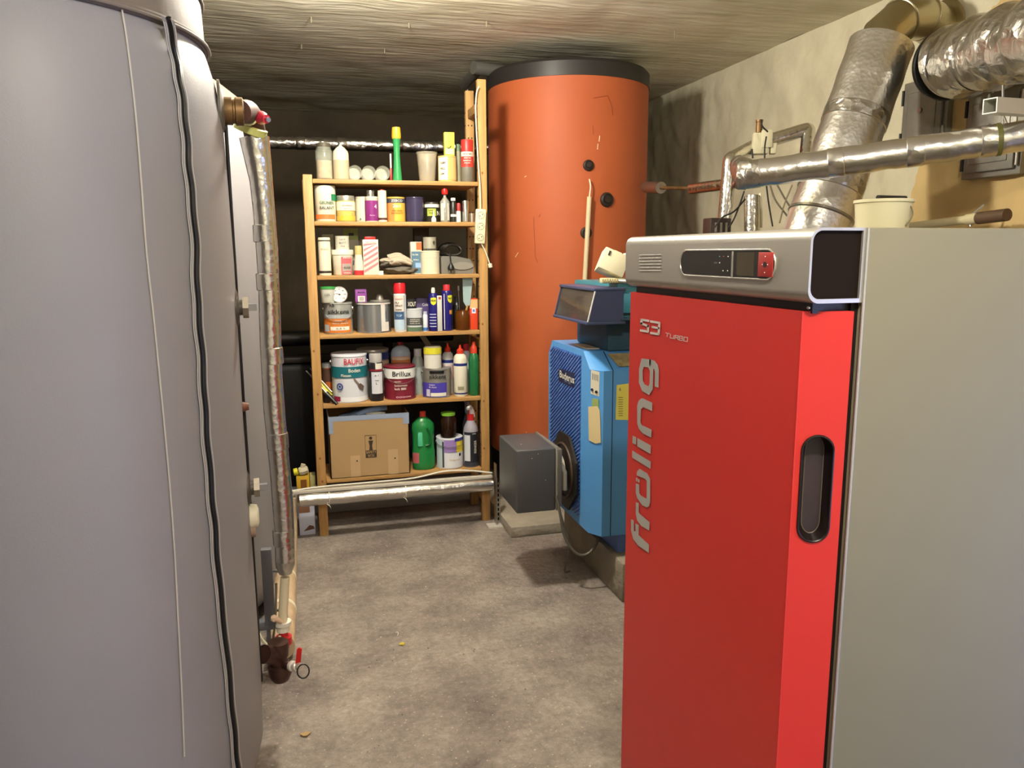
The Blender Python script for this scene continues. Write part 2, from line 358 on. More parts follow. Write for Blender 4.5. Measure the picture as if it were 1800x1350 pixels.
z = at(448, 905, y=TP.y).z; p, d = radial(-.01, z, -.02)
q = MB(CREAM); q.axis_lathe(p, d, [(.03, 0), (.034, .01), (.03, .03), (.018, .034)], n=18); q.axis_lathe(p+Vector((0, 0, -.035)), d, [(.022, 0), (.022, .024)], M('#9a7f70', .5), n=12); q.build('valve_cap', ft)['label'] = 'cream plastic cap'
# flange, brass union and copper elbow at the top
zt = at(395, 195, y=TP.y).z; p0, d0 = radial(-.012, zt, 0)
q = MB(ROS); q.axis_lathe(p0, d0, [(.072, 0), (.072, .006), (.05, .010), (.045, .014)], M('#5b564c', .5)); q.build('pipe_collar', ft)
q = MB(BRASS); q.axis_lathe(p0+d0*.01, d0, [(.032, 0), (.033, .003), (.033, .022), (.029, .024), (.029, .028), (.034, .030), (.034, .046), (.027, .049)], n=12); q.build('pipe_union', ft)

# second tank behind
T2Y = 3.33
T2Y = 3.20
bt = thing('buffer_tank', 'grey vinyl-jacketed buffer tank standing behind the nearest one', 'tank', (TX, T2Y, 0), 'grey buffer tanks in a row')
MB(VINYL).lathe(TX+.01, T2Y, tank_profile(TR, 1.9), n=96).build('jacket', bt)
c = MB(VINYL_D); c.lathe(TX+.01, T2Y, [(.30, 1.895), (TR-.03, 1.897), (TR-.026, 1.91), (TR-.036, 1.99), (TR-.1, 2.04), (.001, 2.06)], n=96); c.build('lid_cover', bt)

# ============================================================ PIPES ON THE LEFT
PY = 2.24
a = p0+d0*.06; top = at(447, 222, y=PY-.02); bend = a+(top-a)*.62+Vector((0, 0, .045)); 
up = thing('riser_pipe', 'foil-wrapped vertical pipe with copper elbow beside the grey tanks', 'pipe', (at(500, 1000, y=PY).x, PY, 0))
q = MB(mat('copper_brown', '#4e3226', .65, .1, var=.25, vscale=25)); kk = at(441, 204, y=PY-.02)
pth = elbow(a-d0*.012, kk+Vector((0, 0, .012)), at(449, 240, y=PY), .05); q.tube(pth, .029, n=20); q.axis_lathe(a-d0*.02, d0, [(.031, 0), (.031, .016)]); q.build('copper_elbow', up)
vt = at(447, 242, y=PY); v1 = at(459, 318, y=PY); v2 = at(482, 640, y=PY); v3 = at(501, 985, y=PY)
pp = [vt, v1]+[v1.lerp(v3, t)+Vector((.004*sin(t*9), 0, 0)) for t in [i/12 for i in range(1, 12)]]+[v3]
q = MB(FOIL); q.tube(pp, [.039, .030]+[.0285+.0008*sin(i*2.3) for i in range(11)]+[.028], n=36)
for (px, py) in ((466, 395), (474, 480), (484, 610), (491, 760), (497, 930)):
    t = (at(px, py, y=PY).z-v1.z)/(v3.z-v1.z); c_ = v1.lerp(v3, t); dd = (v3-v1).normalized(); q.axis_lathe(c_, dd, [(.028, 0), (.0300, .002), (.0300, .045), (.028, .047)], n=32)
e1 = at(502, 1012, y=PY); q.axis_lathe(v3, e1-v3, [(.028, 0), (.027, .018), (.021, .03), (.018, .04)], FOIL_CR, n=30)
q.build('foil_lagging', up)
q = MB(M('#cdd27a', .6)); q.axis_lathe(vt+Vector((-.010, -.012, .010)), (.35, -.25, 1), [(.026, 0), (.042, .001), (.042, .018), (.026, .02)], n=24); q.build('foam_ring', up)['label'] = 'yellow foam end ring'
q = MB(M('#d8324a', .35)); bl = at(459, 207, y=PY-.06); dd = (at(470, 208, y=PY-.09)-at(448, 202, y=PY-.03)).normalized(); q.axis_lathe(bl-dd*.012, dd, [(.012, 0), (.017, .004), (.017, .018), (.011, .03), (.011, .042)], n=10)
q.axis_lathe(bl+dd*.03, dd, [(.006, 0), (.006, .012)], STEEL); q.build('drain_tap', up)['label'] = 'red plastic vent tap'
q = MB(M('#e8e4a8', .5)); q.tube(smooth_path([at(x, y, y=PY-.06) for x, y in ((447, 196), (455, 203), (449, 214), (440, 219), (430, 218))], 5), .003, n=8); q.build('cable', up)
bp0 = at(501, 1015, y=PY); bp1 = at(497, 1092, y=PY)
q = MB(M('#d9cfb4', .5)); q.tube([bp0, bp1], .0135, n=16); q.build('bare_pipe', up)
q = MB(STEEL); q.tube([bp1+Vector((-.012, 0, .12)), bp1+Vector((-.02, -.01, 0)), bp1+Vector((-.035, -.02, -.07))], .0035, n=6); q.axis_lathe(bp1, (0, 0, -1), [(.024, 0), (.024, .01), (.019, .012), (.019, .03)], WHITE); q.build('thermometer_clip', up)
q = MB(M('#c8262e', .35)); q.axis_lathe(bp1-Vector((0, 0, .03)), (0, 0, -1), [(.013, 0), (.013, .014), (.024, .018), (.024, .04), (.015, .043), (.015, .055)], n=12); q.build('valve', up)['label'] = 'red valve'
q = MB(M('#e3c6ac', .5)); hb = at(482, 1087, y=PY-.03); q.tube([hb, at(496, 1093, y=PY-.02)], [.009, .006], n=10); q.ico(hb, .012, sub=1); q.build('sensor', up)
q = MB(M('#e6dfc0', .5)); q.tube(smooth_path([at(x, y, y=PY-.03) for x, y in ((455, 1114), (463, 1127), (475, 1137), (486, 1133), (492, 1118))], 5), .004, n=8); q.build('cable', up)
# beige floor pipe with riser at the shelf
CORK = mat('beige_lagging', '#c2a98a', .75, bump=.3, bscale=18, var=.12, vscale=10)
fp = thing('floor_pipe', 'beige lagged pipe lying along the floor beside the tanks', 'pipe', (-.1, 3.2, 0))
q = MB(CORK); A0 = Vector((-.122, 2.62, .075)); A1 = Vector((-.115, 3.84, .075)); q.tube(elbow(A0, A1, A1+Vector((0, 0, .16)), .07), .047, n=24)
for yy in (2.9, 3.2, 3.55): q.axis_lathe((-.1195, yy, .075), (0, 1, 0), [(.047, 0), (.049, .002), (.049, .02), (.047, .022)], CREAM)
q.build('lagging', fp)
# cast elbow and drain valve at the foot of the riser
ce = at(487, 1150, y=PY-.06); IRON = mat('brown_iron', '#4a332e', .38, .55, var=.2, vscale=20)
cv = thing('drain_elbow', 'dark brown iron elbow at the foot of the nearest tank', 'pipe fitting', (ce.x, ce.y, 0))
s0, sd = radial(-.02, ce.z+.0, -.02); e0 = at(463, 1150, y=PY-.12); e1_ = at(489, 1152, y=PY-.08); e2_ = at(494, 1192, y=PY-.08)
q = MB(IRON); q.tube(elbow(e0, e1_, e2_, .03), .026, n=20); q.axis_lathe(e1_+(e2_-e1_)*.35, e2_-e1_, [(.026, 0), (.033, .004), (.033, .03), (.029, .04), (.022, .052), (.01, .058)]); q.tube([e1_+Vector((0, 0, .0)), at(489, 1128, y=PY-.08)], .029, n=16); q.tube([at(440, 1153, y=PY-.1), e0], .019, n=14); q.build('elbow', cv)
d0_ = at(500, 1170, y=PY-.1); d1_ = at(531, 1172, y=PY-.16)
q = MB(STEEL); q.tube([d0_, d0_.lerp(d1_, .35)], .011, IRON, n=12); q.axis_lathe(d0_.lerp(d1_, .35), d1_-d0_, [(.010, 0), (.015, .003), (.015, .012), (.010, .014), (.010, .02), (.014, .022), (.014, .032), (.011, .034), (.011, .045)], M('#d8d2cc', .3, .4), n=10)
q.build('drain_valve', cv); q = MB(RED); hm = d0_.lerp(d1_, .8); q.prism([hm+Vector((-.008, 0, .008)), hm+Vector((.006, 0, .008)), hm+Vector((.012, 0, .05)), hm+Vector((.004, 0, .055)), hm+Vector((-.002, 0, .05))], (0, .006, 0)); q.build('valve_lever', cv)['label'] = 'red lever'
q = MB(BLACK); cc = at(533, 1180, y=PY-.17); q.tube([cc+Vector((.016*cos(t), 0, .021*sin(t))) for t in [2*pi*i/16 for i in range(17)]], .002, n=6, caps=False); q.build('strap', cv)
# steel bracket channel by tank
b0 = at(458, 966, y=2.57); b1 = at(477, 966, y=2.57); bz = at(462, 1098, y=2.57).z
br = MB(M('#6d7078', .45, .3)); br.box(b0.x, b1.x, 2.56, 2.59, bz, b0.z, bev=.002); br.box(b0.x-.02, b1.x+.04, 2.56, 2.62, bz-.018, bz, bev=.002)
for zz in (b0.z-.08, b0.z-.22): br.tube([(b1.x, 2.575, zz), (b1.x+.04, 2.55, zz)], .005, STEEL, n=8)
br.box(b0.x+.004, b0.x+.016, 2.565, 2.58, 0, bz-.015)
tag(br.build('pipe_bracket', loc=(b0.x, 2.57, 0)), 'grey steel bracket channel standing behind the vertical foil pipe', 'bracket')
# horizontal foil pipe in front of the shelf
HY, HZ = 3.835, .217
hp = thing('heating_pipe', 'foil-wrapped horizontal pipe running low in front of the shelf', 'pipe', (.45, HY, HZ))
q = MB(FOIL_SM); x0, x1 = at(527, 880, y=HY).x, .93
q.tube([(x0+(x1-x0)*i/14, HY, HZ+.002*sin(i*1.7)) for i in range(15)], [.034+.0008*sin(i*2.1) for i in range(15)], n=32)
q.axis_lathe((x0-.0, HY, HZ), (-1, 0, 0), [(.034, 0), (.026, .012), (.014, .015)], FOIL_CR); q.build('foil_lagging', hp)
q = MB(M('#c9c2b6', .45)); q.box(x0-.03, x1, HY-.012, HY+.016, HZ+.035, HZ+.052, bev=.003); q.build('cable_duct', hp)['label'] = 'pale cable duct on top of the pipe'
q = MB(M('#cfcac2', .5)); 
for xx in (x0+.14, x0+.52): q.axis_lathe((xx, HY, HZ), (1, 0, 0), [(.036, 0), (.036, .004)], n=24); q.tube(smooth_path([(xx-.01, HY-.03, HZ-.022), (xx+.002, HY-.038, HZ-.03), (xx+.006, HY-.036, HZ-.042)], 3), .002, n=6)
q.build('cable_tie', hp)
q = MB(WHITE); q.tube(smooth_path([(x0-.06, HY, HZ+.05), (x0+.1, HY, HZ+.061), (x0+.35, HY+.0, HZ+.063), (x0+.56, HY, HZ+.067), (x0+.72, HY, HZ+.09), (x0+.85, HY, HZ+.085), (x1, HY, HZ+.062)], 6), .0045, n=8); q.build('cable', hp)
# perforated rail standing by the right post
q = MB(STEEL); ra = at(872, 815, y=3.80); q.box(ra.x-.004, ra.x+.001, 3.79, 3.83, 0, ra.z); q.box(ra.x+.006, ra.x+.026, 3.822, 3.828, 0, ra.z-.13)
for i in range(9): q.box(ra.x+.012, ra.x+.020, 3.8205, 3.8215, .02+i*.026, .036+i*.026, DARK)
q.box(ra.x-.05, ra.x+.05, 3.76, 3.83, 0, .006, M('#c9c5be', .5)); tag(q.build('mounting_rail', loc=(ra.x, 3.8, 0)), 'perforated galvanised rail standing on the floor beside the right shelf post', 'rail')
# pipe at the back of the room
q = MB(FOIL_CR); ba, bb = at(470, 250, y=4.95), at(860, 261, y=4.95); n_ = 16
q.tube([ba.lerp(bb, i/n_) for i in range(n_+1)]+[bb+Vector((.1, .0, 0))], .038, n=26)
for t in (.12, .3, .55, .75): q.axis_lathe(ba.lerp(bb, t), bb-ba, [(.038, 0), (.0405, .004), (.0405, .05), (.038, .054)], FOIL, n=26)
bpipe = thing('back_pipe', 'foil-wrapped pipe running high across the dark back of the room', 'pipe', (.4, 4.95, 2.05)); q.build('foil_lagging', bpipe)
q = MB(STEEL)
for t in (.9,): c_ = ba.lerp(bb, t); q.tube([c_+Vector((0, 0, .03)), (c_.x, c_.y, ZC)], .005, n=8); q.axis_lathe(c_-Vector((.01, 0, 0)), (1, 0, 0), [(.041, 0), (.041, .02)], n=20)
q.build('pipe_hanger', bpipe)
q = MB(mat('dull_zinc', '#8c8b84', .45, .6)); qa, qb = at(832, 127, y=4.5), Vector((2.2, 4.9, 2.452)); qa.z = 2.452
q.tube([qa, qb], .036, n=22); q.tube([qa+Vector((.04, 0, 0)), (qa.x+.04, 4.95, 2.452)], .03, n=14)
tag(q.build('ceiling_pipe', loc=(qa.x, 4.5, 2.452)), 'dull grey pipe close under the ceiling above the orange tank', 'pipe')
# dark oil tank behind the shelf
q = MB(mat('dark_tank_plastic', '#14151c', .45)); q.box(-1.3, .98, 4.62, 5.9, .02, .84, bev=.09, seg=5); 
ot = thing('oil_tank', 'black plastic oil tank in the dark behind the shelf', 'tank', (-.1, 5.2, 0)); q.build('body', ot)
q = MB(mat('dark_rim', '#2a241f', .5)); q.box(-1.32, 1.0, 4.59, 4.66, .80, .835, bev=.01); q.build('rim_band', ot)
q = MB(BLACK); q.tube([(-1.2, 4.72, .93), (.9, 4.72, .93)], .045, n=20)
q.tube([(-.9, 4.72, .93), (-.9, 4.72, .83)], .03, n=14); q.tube([(.5, 4.72, .93), (.5, 4.72, .83)], .03, n=14); q.build('vent_pipe', ot)

# ============================================================ SHELF UNIT
SX0, SX1, SYF, SYR = .061, .910, 3.905, 4.185
SZ = [1.761, 1.564, 1.306, 1.018, .671, .286]; ST = .010
su = thing('shelf_unit', 'pine shelf unit with six boards crowded with cans and bottles', 'shelf', ((SX0+SX1)/2, 4.05, 0))
def post(x, y, h, inner):
    q = MB(WOOD); q.box(x-.022, x+.022, y-.017, y+.017, 0, h, bev=.0025)
    for i in range(int((h-.1)/.064)):
        for dx in (-.009, .009):
            q.axis_lathe((x+inner*.0215, y+dx, .1+i*.064), (inner, 0, 0), [(.004, 0), (.004, .0012)], DARK, n=8)
            if y > 4.0: q.axis_lathe((x+dx, y-.0165, .1+i*.064), (0, -1, 0), [(.0038, 0), (.0038, .0012)], DARK, n=8)
    for i in range(4): q.ico((x-.022*0+random.uniform(-.01, .01), y-.0166, h*random.uniform(.1, .95)), .007, M('#8a5c2c', .6), sub=1, sc=(1, .15, 1.3))
    q.build('post', su)
post(SX0, SYF, 1.79, 1); post(SX1, SYF, 2.26, -1); post(SX0, SYR, 1.79, 1); post(SX1, SYR, 2.26, -1)
q = MB(WOOD)
for x, h in ((SX0, 1.79), (SX1, 2.26)):
    for z in (.12, .95, h-.12): q = MB(WOODH); q.box(x-.012, x+.012, SYF, SYR, z-.022, z+.022, bev=.002); q.build('side_rail', su)
for z in SZ:
    q = MB(WOODH); q.box(SX0+.023, SX1-.023, SYF-.016, SYR+.012, z-ST, z+ST, bev=.002); q.build('shelf_board', su)
q = MB(M('#a89e88', .5, .1)); zt_, zb_ = 1.36, .60
for (xa, za, xb, zb2) in ((.30, 1.50, .90, .56), (.30, .45, .90, 1.45)):
    pv = Vector((xa, SYR+.016, za)); qv = Vector((xb, SYR+.016, zb2)); dd = (qv-pv).normalized(); up_ = Vector((-dd.z, 0, dd.x))*.014
    if za > zb2: q.prism([pv-up_, pv+up_, qv+up_, qv-up_], (0, .003, 0))
q.build('cross_brace', su)

# ---- items on the shelves
PAINT = 'paint tins and tubs on the shelf unit'; SPRAY = 'spray cans on the shelf unit'; BOT = 'bottles on the shelf unit'; BOXG = 'cartons and boxes on the shelf unit'
TOPS = {}
def place(px0, px1, pt, k, dy=.03, z0=None, h=None):
    zb = SZ[k]+ST+.0008 if z0 is None else z0; Y = SYF-.016+dy
    for _ in range(6):
        c = at((px0+px1)/2, pt, y=Y); r = (px1-px0)/2*depth((c.x, Y, zb+.05))/F_PX; Y = SYF-.016+dy+r
    c = at((px0+px1)/2, pt, y=Y); return c.x, Y, zb, r, (c.z-zb if h is None else h)
G = dict
def item(key, name, label, cat, group, px, pt, k, parts, dy=.012, on=None, bands=(), texts=(), sq=1, handle=None, n=36, h=None, wid=1.0):
    z0 = TOPS[on]+.0006 if on else None
    x, y, zb, r, H = place(px[0], px[1], pt, k, dy, z0, h)
    TOPS[key] = zb+H; TOPS[key+'_p'] = (x, y, r)
    t = thing(name, label, cat, (x, y, zb), group); objs = {}
    for nm, prof, m in parts:
        q = MB(m); q.lathe(x, y, [(rr*r*.985, hh*H) for rr, hh in prof], n=n, sq=sq, z0=zb); objs[nm] = q.build(nm, t)
    host = t
    if bands:
        q = MB(WHITE)
        for i, (f0, f1, a0, a1, m, *e) in enumerate(bands): rr = r*(e[0] if e else 1.0)*.985+.0006+.0003*i; q.patch(x, y, zb+f0*H, zb+f1*H, rr, a0, a1, m, sq)
        q.build('label', t)
    if texts:
        q = MB(BLACK)
        for (s_, f, ang, size, m, *e) in texts: q.textcyl(s_, x, y, zb+f*H, r*.985*(e[1] if len(e) > 1 and e[1] else 1)+.0034, size, ang, m, sq, wid=(e[0] if e and e[0] else None), rot=(e[2] if len(e) > 2 else 0))
        q.build('lettering', t)
    if handle:
        q = MB(STEEL); zz = zb+H*handle[0]; dr = handle[1]
        q.tube([(x+(r+.004)*cos(t_), y+(-(r+.006)*sin(t_)*1.0 if dr < 0 else (r+.006)*sin(t_)), zz-abs(dr)*sin(t_)) for t_ in [pi*i/20 for i in range(21)]], .0016, n=6)
        for s_ in (-1, 1): q.axis_lathe((x+s_*(r-.003), y, zz), (s_, 0, 0), [(.009, 0), (.009, .004), (.004, .007)], n=12)
        q.build('bail_handle', t)
    return t, x, y, zb, r, H
def tinp(body, rimc=STEEL, lid=STEEL): # classic tin: body, beaded rims, lid
    return [('body', [(.97, 0), (1, .004), (1, .02), (.975, .03), (.975, .94), (1, .95), (1, .985), (.97, 1)], body), ('lid', [(.90, .965), (.90, .985), (.86, .99), (.84, .975), (.001, .975)], lid)]
def plain(body, lid, lh=.16, over=1.0, base=.97):
    return [('body', [(base-.03, 0), (base, .015), (.97, 1-lh), (.9, 1-lh)], body), ('lid', [(over, 1-lh), (over, .985), (over-.03, 1), (.001, 1)], lid)]
def sprayp(body, cap, ch=.2, cw=.9):
    return [('body', [(.96, 0), (1, .012), (1, 1-ch-.05), (.93, 1-ch-.02), (.8, 1-ch)], body), ('cap', [(cw, 1-ch-.01), (cw, .985), (cw-.06, 1), (.001, 1)], cap)]
FR = .95
# top shelf
GLASS = mat('clear_glass', '#c9cdbc', .06, alpha=.28, spec=.9); SAND = mat('beige_powder', '#c4a888', .9, var=.15, vscale=40)
item('jar', 'glass_jar', 'glass jar half full of beige powder with a dark lid, leftmost on the top board', 'jar', BOT, (553.5, 583), 252, 0,
     [('body', [(.95, 0), (1, .03), (1, .78), (.8, .88), (.8, .93)], GLASS), ('contents', [(.9, .03), (.9, .52), (.001, .54)], SAND), ('lid', [(.84, .9), (.84, .99), (.8, 1), (.001, 1)], M('#4a4438', .5))])
item('wb', 'plastic_bottle', 'cloudy white plastic bottle with a pointed neck on the top board', 'bottle', BOT, (584, 612), 254, 0,
     [('body', [(.93, 0), (1, .02), (1, .72), (.92, .80), (.55, .9), (.2, .96), (.16, 1), (.001, 1)], mat('milky_plastic', '#cfcab2', .4, alpha=1))], bands=[(.0+.02, .55, -1.5, 1.5, M('#b3a78a', .5))])
for i, (cx_, lab) in enumerate(((624, 'glass jar lying on its side, leftmost of the three on the top board'), (648.5, 'glass jar lying on its side, middle of the three on the top board'), (673, 'glass jar lying on its side next to the tall green bottle'))):
    zb = SZ[0]+ST; rr = 12.1*4.0/F_PX; c = at(cx_, 303, y=3.93)
    t = thing('glass_jar', lab, 'jar', (c.x, 3.98, zb), 'glass jars lying on the top board')
    q = MB(GLASS); q.axis_lathe((c.x, 3.92, zb+rr), (0, 1, 0), [(rr*.55, .006), (rr*.8, .002), (rr*.95, 0), (rr, .008), (rr, .085), (rr*.85, .1), (rr*.85, .112)], n=30); q.build('body', t)
    q = MB(M('#9a978c', .4, .4)); q.axis_lathe((c.x, 4.033, zb+rr), (0, 1, 0), [(rr*.9, 0), (rr*.9, .012)], n=24); q.build('lid', t)
gp = at(688, 300, y=4.0)
t = thing('paint_brush', 'slim brush with white bristles and red handle leaning behind the green bottle', 'brush', (gp.x, 4.02, SZ[0]+ST))
q = MB(M('#a3362c', .4)); q.box(gp.x-.006, gp.x+.006, 4.015, 4.025, SZ[0]+ST, SZ[0]+ST+.07, bev=.003); q.build('handle', t)
q = MB(M('#d6d2c8', .6)); q.box(gp.x-.004, gp.x+.004, 4.016, 4.024, SZ[0]+ST+.07, SZ[0]+ST+.14, bev=.001); q.build('bristles', t)
item('gb', 'squeeze_bottle', 'tall waisted green bottle with a yellow cap on the top board', 'bottle', BOT, (688, 704.5), 224, 0,
     [('body', [(1, 0), (1, .02), (.8, .25), (.66, .5), (.7, .65), (.85, .78), (.9, .8)], M('#2f8a4f', .35)), ('cap', [(.92, .785), (1, .83), (.9, .97), (.85, 1), (.001, 1)], M('#d8a833', .4))])
item('bk', 'plastic_beaker', 'clear plastic measuring beaker on the top board', 'beaker', None, (731, 769), 268, 0,
     [('body', [(.72, 0), (.74, .01), (.93, .93), (1.0, .97), (1.0, 1), (.96, 1), (.9, .93), (.70, .02), (.001, .02)], mat('clear_plastic', '#c9bfa8', .2, alpha=.4, spec=.8))])
t, x, y, zb, r, H = item('ct', 'paint_tin', 'cream tin with a black-printed label under a yellow box on the top board', 'tin', PAINT, (769, 802), 275, 0, tinp(M('#cfae6b', .35)),
     bands=[(.06, .93, -1.3, -.12, M('#e4dcc4', .5)), (.06, .93, .25, 1.3, M('#d9b878', .5))], texts=[('KLEBER', .72, -.6, .014, BLACK, .028), ('HOLZ', .5, -.65, .014, BLACK, .024), ('LEIM', .3, -.7, .012, BLACK, .02)])
def carton(key, name, label, px0, px1, pt, k, dy, dpt, m, z0=None, group=BOXG, cat='box', fronts=(), texts=(), extra=None, rz=0):
    zb = SZ[k]+ST+.0008 if z0 is None else z0+.0006; Y = SYF-.016+dy; a_ = at(px0, pt, y=Y); b_ = at(px1, pt, y=Y); H = a_.z-zb
    t = thing(name, label, cat, ((a_.x+b_.x)/2, Y+dpt/2, zb), group); W = b_.x-a_.x
    q = MB(m); q.box(a_.x, b_.x, Y, Y+dpt, zb, zb+H, bev=.0012); q.build('body', t)
    if fronts:
        q = MB(WHITE)
        for i, (u0, u1, v0, v1, mm) in enumerate(fronts): yy = Y-.0006-.0003*i; q.add([(a_.x+u0*W, yy, zb+v0*H), (a_.x+u1*W, yy, zb+v0*H), (a_.x+u1*W, yy, zb+v1*H), (a_.x+u0*W, yy, zb+v1*H)], [[0, 1, 2, 3]], mm, False)
        q.build('print', t)
    if texts:
        q = MB(BLACK)
        for s_, u, v, sz, mm, *e in texts: q.textflat(s_, (a_.x+u*W, Y-.003, zb+v*H), (1, 0, 0), (0, 0, 1), sz, mm, wid=(e[0] if e else None))
        q.build('lettering', t)
    TOPS[key] = zb+H; return t, a_.x, Y, zb, W, H
carton('yb', 'carton', 'small yellow carton with a tick, standing on the cream tin', 781, 798.5, 232, 0, .02, .03, M('#d9cf4c', .5), z0=TOPS['ct'],
       fronts=[(.08, .92, .05, .3, M('#e9e3a0', .5))], texts=[('✓', .45, .35, .03, BLACK)])
item('sb', 'medicine_bottle', 'narrow pale bottle squeezed behind the cream tin on the top board', 'bottle', BOT, (799.5, 810), 254, 0, plain(M('#8a8a72', .4), M('#5f7a5c', .5), .18, .85), dy=.07)
item('rs', 'spray_can', 'spray can with red cap and red label, rightmost on the top board', 'spray can', SPRAY, (809.5, 832), 246, 0, sprayp(M('#7f7b70', .35, .3), M('#c0302c', .4), .27, .95),
     bands=[(.35, .62, -1.4, 1.4, M('#c23a34', .4)), (.60, .71, -1.4, 1.4, M('#dcd6c6', .4))], texts=[('KONTAKT', .655, -.1, .012, BLACK, .045), ('SPRAY 300', .56, -.2, .008, WHITE, .035), ('REINIGER', .5, -.2, .008, WHITE, .04), ('PROFI', .44, -.2, .008, WHITE, .03)])
# second shelf
GRN = M('#1d7a4c', .4)
item('s2a', 'plastic_tub', 'tall white tub with green corner and orange stripe, leftmost on the second board', 'tub', PAINT, (551.5, 589.5), 327, 1, plain(M('#ddd6c0', .4), M('#ded9c6', .4), .2, .97),
     bands=[(.07, .19, -1.2, .95, M('#d9733a', .45)), (.58, .76, .55, 1.45, GRN)], texts=[('GRÜNEN', .52, .1, .02, M('#1c5a3c', .4), .07), ('BALANT', .38, .1, .02, M('#33413a', .4), .072)])
item('s2b', 'plastic_tub', 'small tub with yellow base, white label and metal lid on the second board', 'tub', PAINT, (590.5, 623.5), 344.5, 1, plain(M('#dcc36a', .4), M('#a8a69a', .35, .6), .2, .95),
     bands=[(.42, .76, -1.4, 1.4, M('#e2dbc4', .45)), (.03, .22, -1.4, 1.4, M('#d8b345', .45))], texts=[('Schleifpaste', .62, .1, .009, M('#9a6a58', .4), .05), ('fein', .5, .1, .008, M('#9a8a70', .4), .03)])
item('s2c', 'paint_tin', 'plain cream tin between the yellow-based tub and the purple tin', 'tin', PAINT, (623.8, 652), 346.5, 1, tinp(M('#d5ceb6', .4), lid=M('#ddd6c4', .4)), dy=.07, bands=[(.05, .92, -1.3, 1.3, M('#d9d2ba', .45))], texts=[('▲', .12, -.45, .014, M('#5a6a50', .5))])
item('s2d', 'paint_tin', 'purple-labelled tin with white rim and a silver cap on top', 'tin', PAINT, (641, 664), 346, 1, tinp(M('#d9cfc0', .4), lid=WHITE), bands=[(.03, .84, -1.5, 1.5, M('#7d2a72', .35))], texts=[('4', .6, .5, .03, M('#d8c2d0', .4)), ('Beize', .25, 0, .009, M('#c8a0c0', .4), .025)])
item('s2d2', 'metal_cap', 'silver screw cap resting on the purple-labelled tin', 'cap', None, (643.5, 658), 335, 1, [('body', [(1, 0), (1, .95), (.95, 1), (.001, 1)], M('#b5b2a8', .25, .9))], on='s2d', dy=.03)
item('s2e', 'sealant_cartridge', 'white cartridge with dark red base stripe on the second board', 'cartridge', None, (663.5, 679), 333.5, 1, [('body', [(1, 0), (1, .9), (.97, .97), (.001, .97)], M('#dcd6c0', .4)), ('cap', [(.55, .97), (.5, 1), (.001, 1)], RED)],
     bands=[(.05, .12, -1.4, 1.4, M('#4a2a28', .5))])
item('s2f', 'paint_tin', 'orange and yellow tin marked 2in1 on the second board', 'tin', PAINT, (679.5, 711.5), 347, 1, tinp(M('#d8a84c', .4), lid=M('#9b9b9b', .3, .8)), bands=[(.02, .76, -1.4, -.3, M('#d98a4a', .4)), (.02, .76, -.3, 1.4, M('#dcae48', .4)), (.76, .93, -1.4, 1.4, M('#3c4250', .4))],
     texts=[('ZEBCO', .845, 0, .016, WHITE, .058), ('2in1', .64, 0, .022, WHITE, .04), ('WERK GRUND', .44, 0, .010, M('#5a3a18', .5), .055), ('ROSTSCHUTZ', .34, 0, .010, M('#5a3a18', .5), .06)])
item('s2g', 'paint_tin', 'dark violet glossy tin with silver lid in the middle of the second board', 'tin', PAINT, (712.5, 744.5), 347, 1, tinp(M('#35304a', .22), lid=STEEL), bands=[(.1, .9, -1.5, 1.5, M('#37324e', .2))])
item('s2h', 'plastic_jar', 'small jar with white rim and green-black label on the second board', 'jar', PAINT, (745.5, 772), 356, 1, plain(M('#2c2e26', .4), M('#38342e', .4), .1, .85), dy=.035, bands=[(.74, .9, -1.5, 1.5, WHITE), (.3, .68, -.8, .4, M('#a5b04a', .4))], texts=[('SUPER', .58, -.25, .008, M('#39401a', .4), .03), ('FIX', .45, -.25, .01, M('#39401a', .4), .02), ('N', .45, .75, .03, WHITE)])
item('s2i', 'glue_bottle', 'tiny white nozzle bottle in front of the green-labelled jar', 'bottle', BOT, (758, 766.5), 369.5, 1, [('body', [(1, 0), (1, .3), (.5, .45), (.3, .6), (.16, 1), (.001, 1)], WHITE)], dy=.002, n=16)
item('s2j', 'oil_bottle', 'grey-white bottle with a round red cap on the second board', 'bottle', BOT, (773, 790), 331, 1, [('body', [(.95, 0), (1, .02), (1, .6), (.7, .66), (.3, .74), (.3, .8)], M('#8e8d84', .25)), ('cap', [(.3, .8), (.6, .82), (.7, .92), (.5, 1), (.001, 1)], RED)], bands=[(.05, .55, -1.2, -.4, M('#c9c6bb', .4)), (.05, .55, .3, .9, M('#c9c6bb', .4))])
item('s2k', 'small_bottle', 'small black bottle with a white cap beside the red-capped bottle', 'bottle', BOT, (791.5, 801.5), 348, 1, [('body', [(1, 0), (1, .8), (.6, .88)], M('#262522', .3)), ('cap', [(.85, .88), (.85, 1), (.001, 1)], WHITE)], bands=[(.22, .32, -1.5, 1.5, WHITE)], n=18)
item('s2l', 'glue_tube', 'small white tube with a red cap on the second board', 'tube', None, (801.8, 809.8), 357, 1, [('body', [(1, 0), (1, .5), (.85, .58)], WHITE), ('cap', [(.85, .58), (.85, .97), (.7, 1), (.001, 1)], M('#a82a2c', .4))], n=18)
item('s2m', 'aluminium_can', 'shiny plain aluminium can, rightmost on the second board', 'can', None, (811, 824.5), 353, 1, [('body', [(.9, 0), (1, .02), (1, .95), (.9, 1), (.001, 1)], M('#d4d4d0', .2, 1))])
item('s2n', 'small_cup', 'short silver cup beside the shiny aluminium can', 'cup', None, (825, 834), 375, 1, [('body', [(.9, 0), (1, 1), (.001, 1)], M('#cfcabc', .3, .8))], dy=.03, n=20)
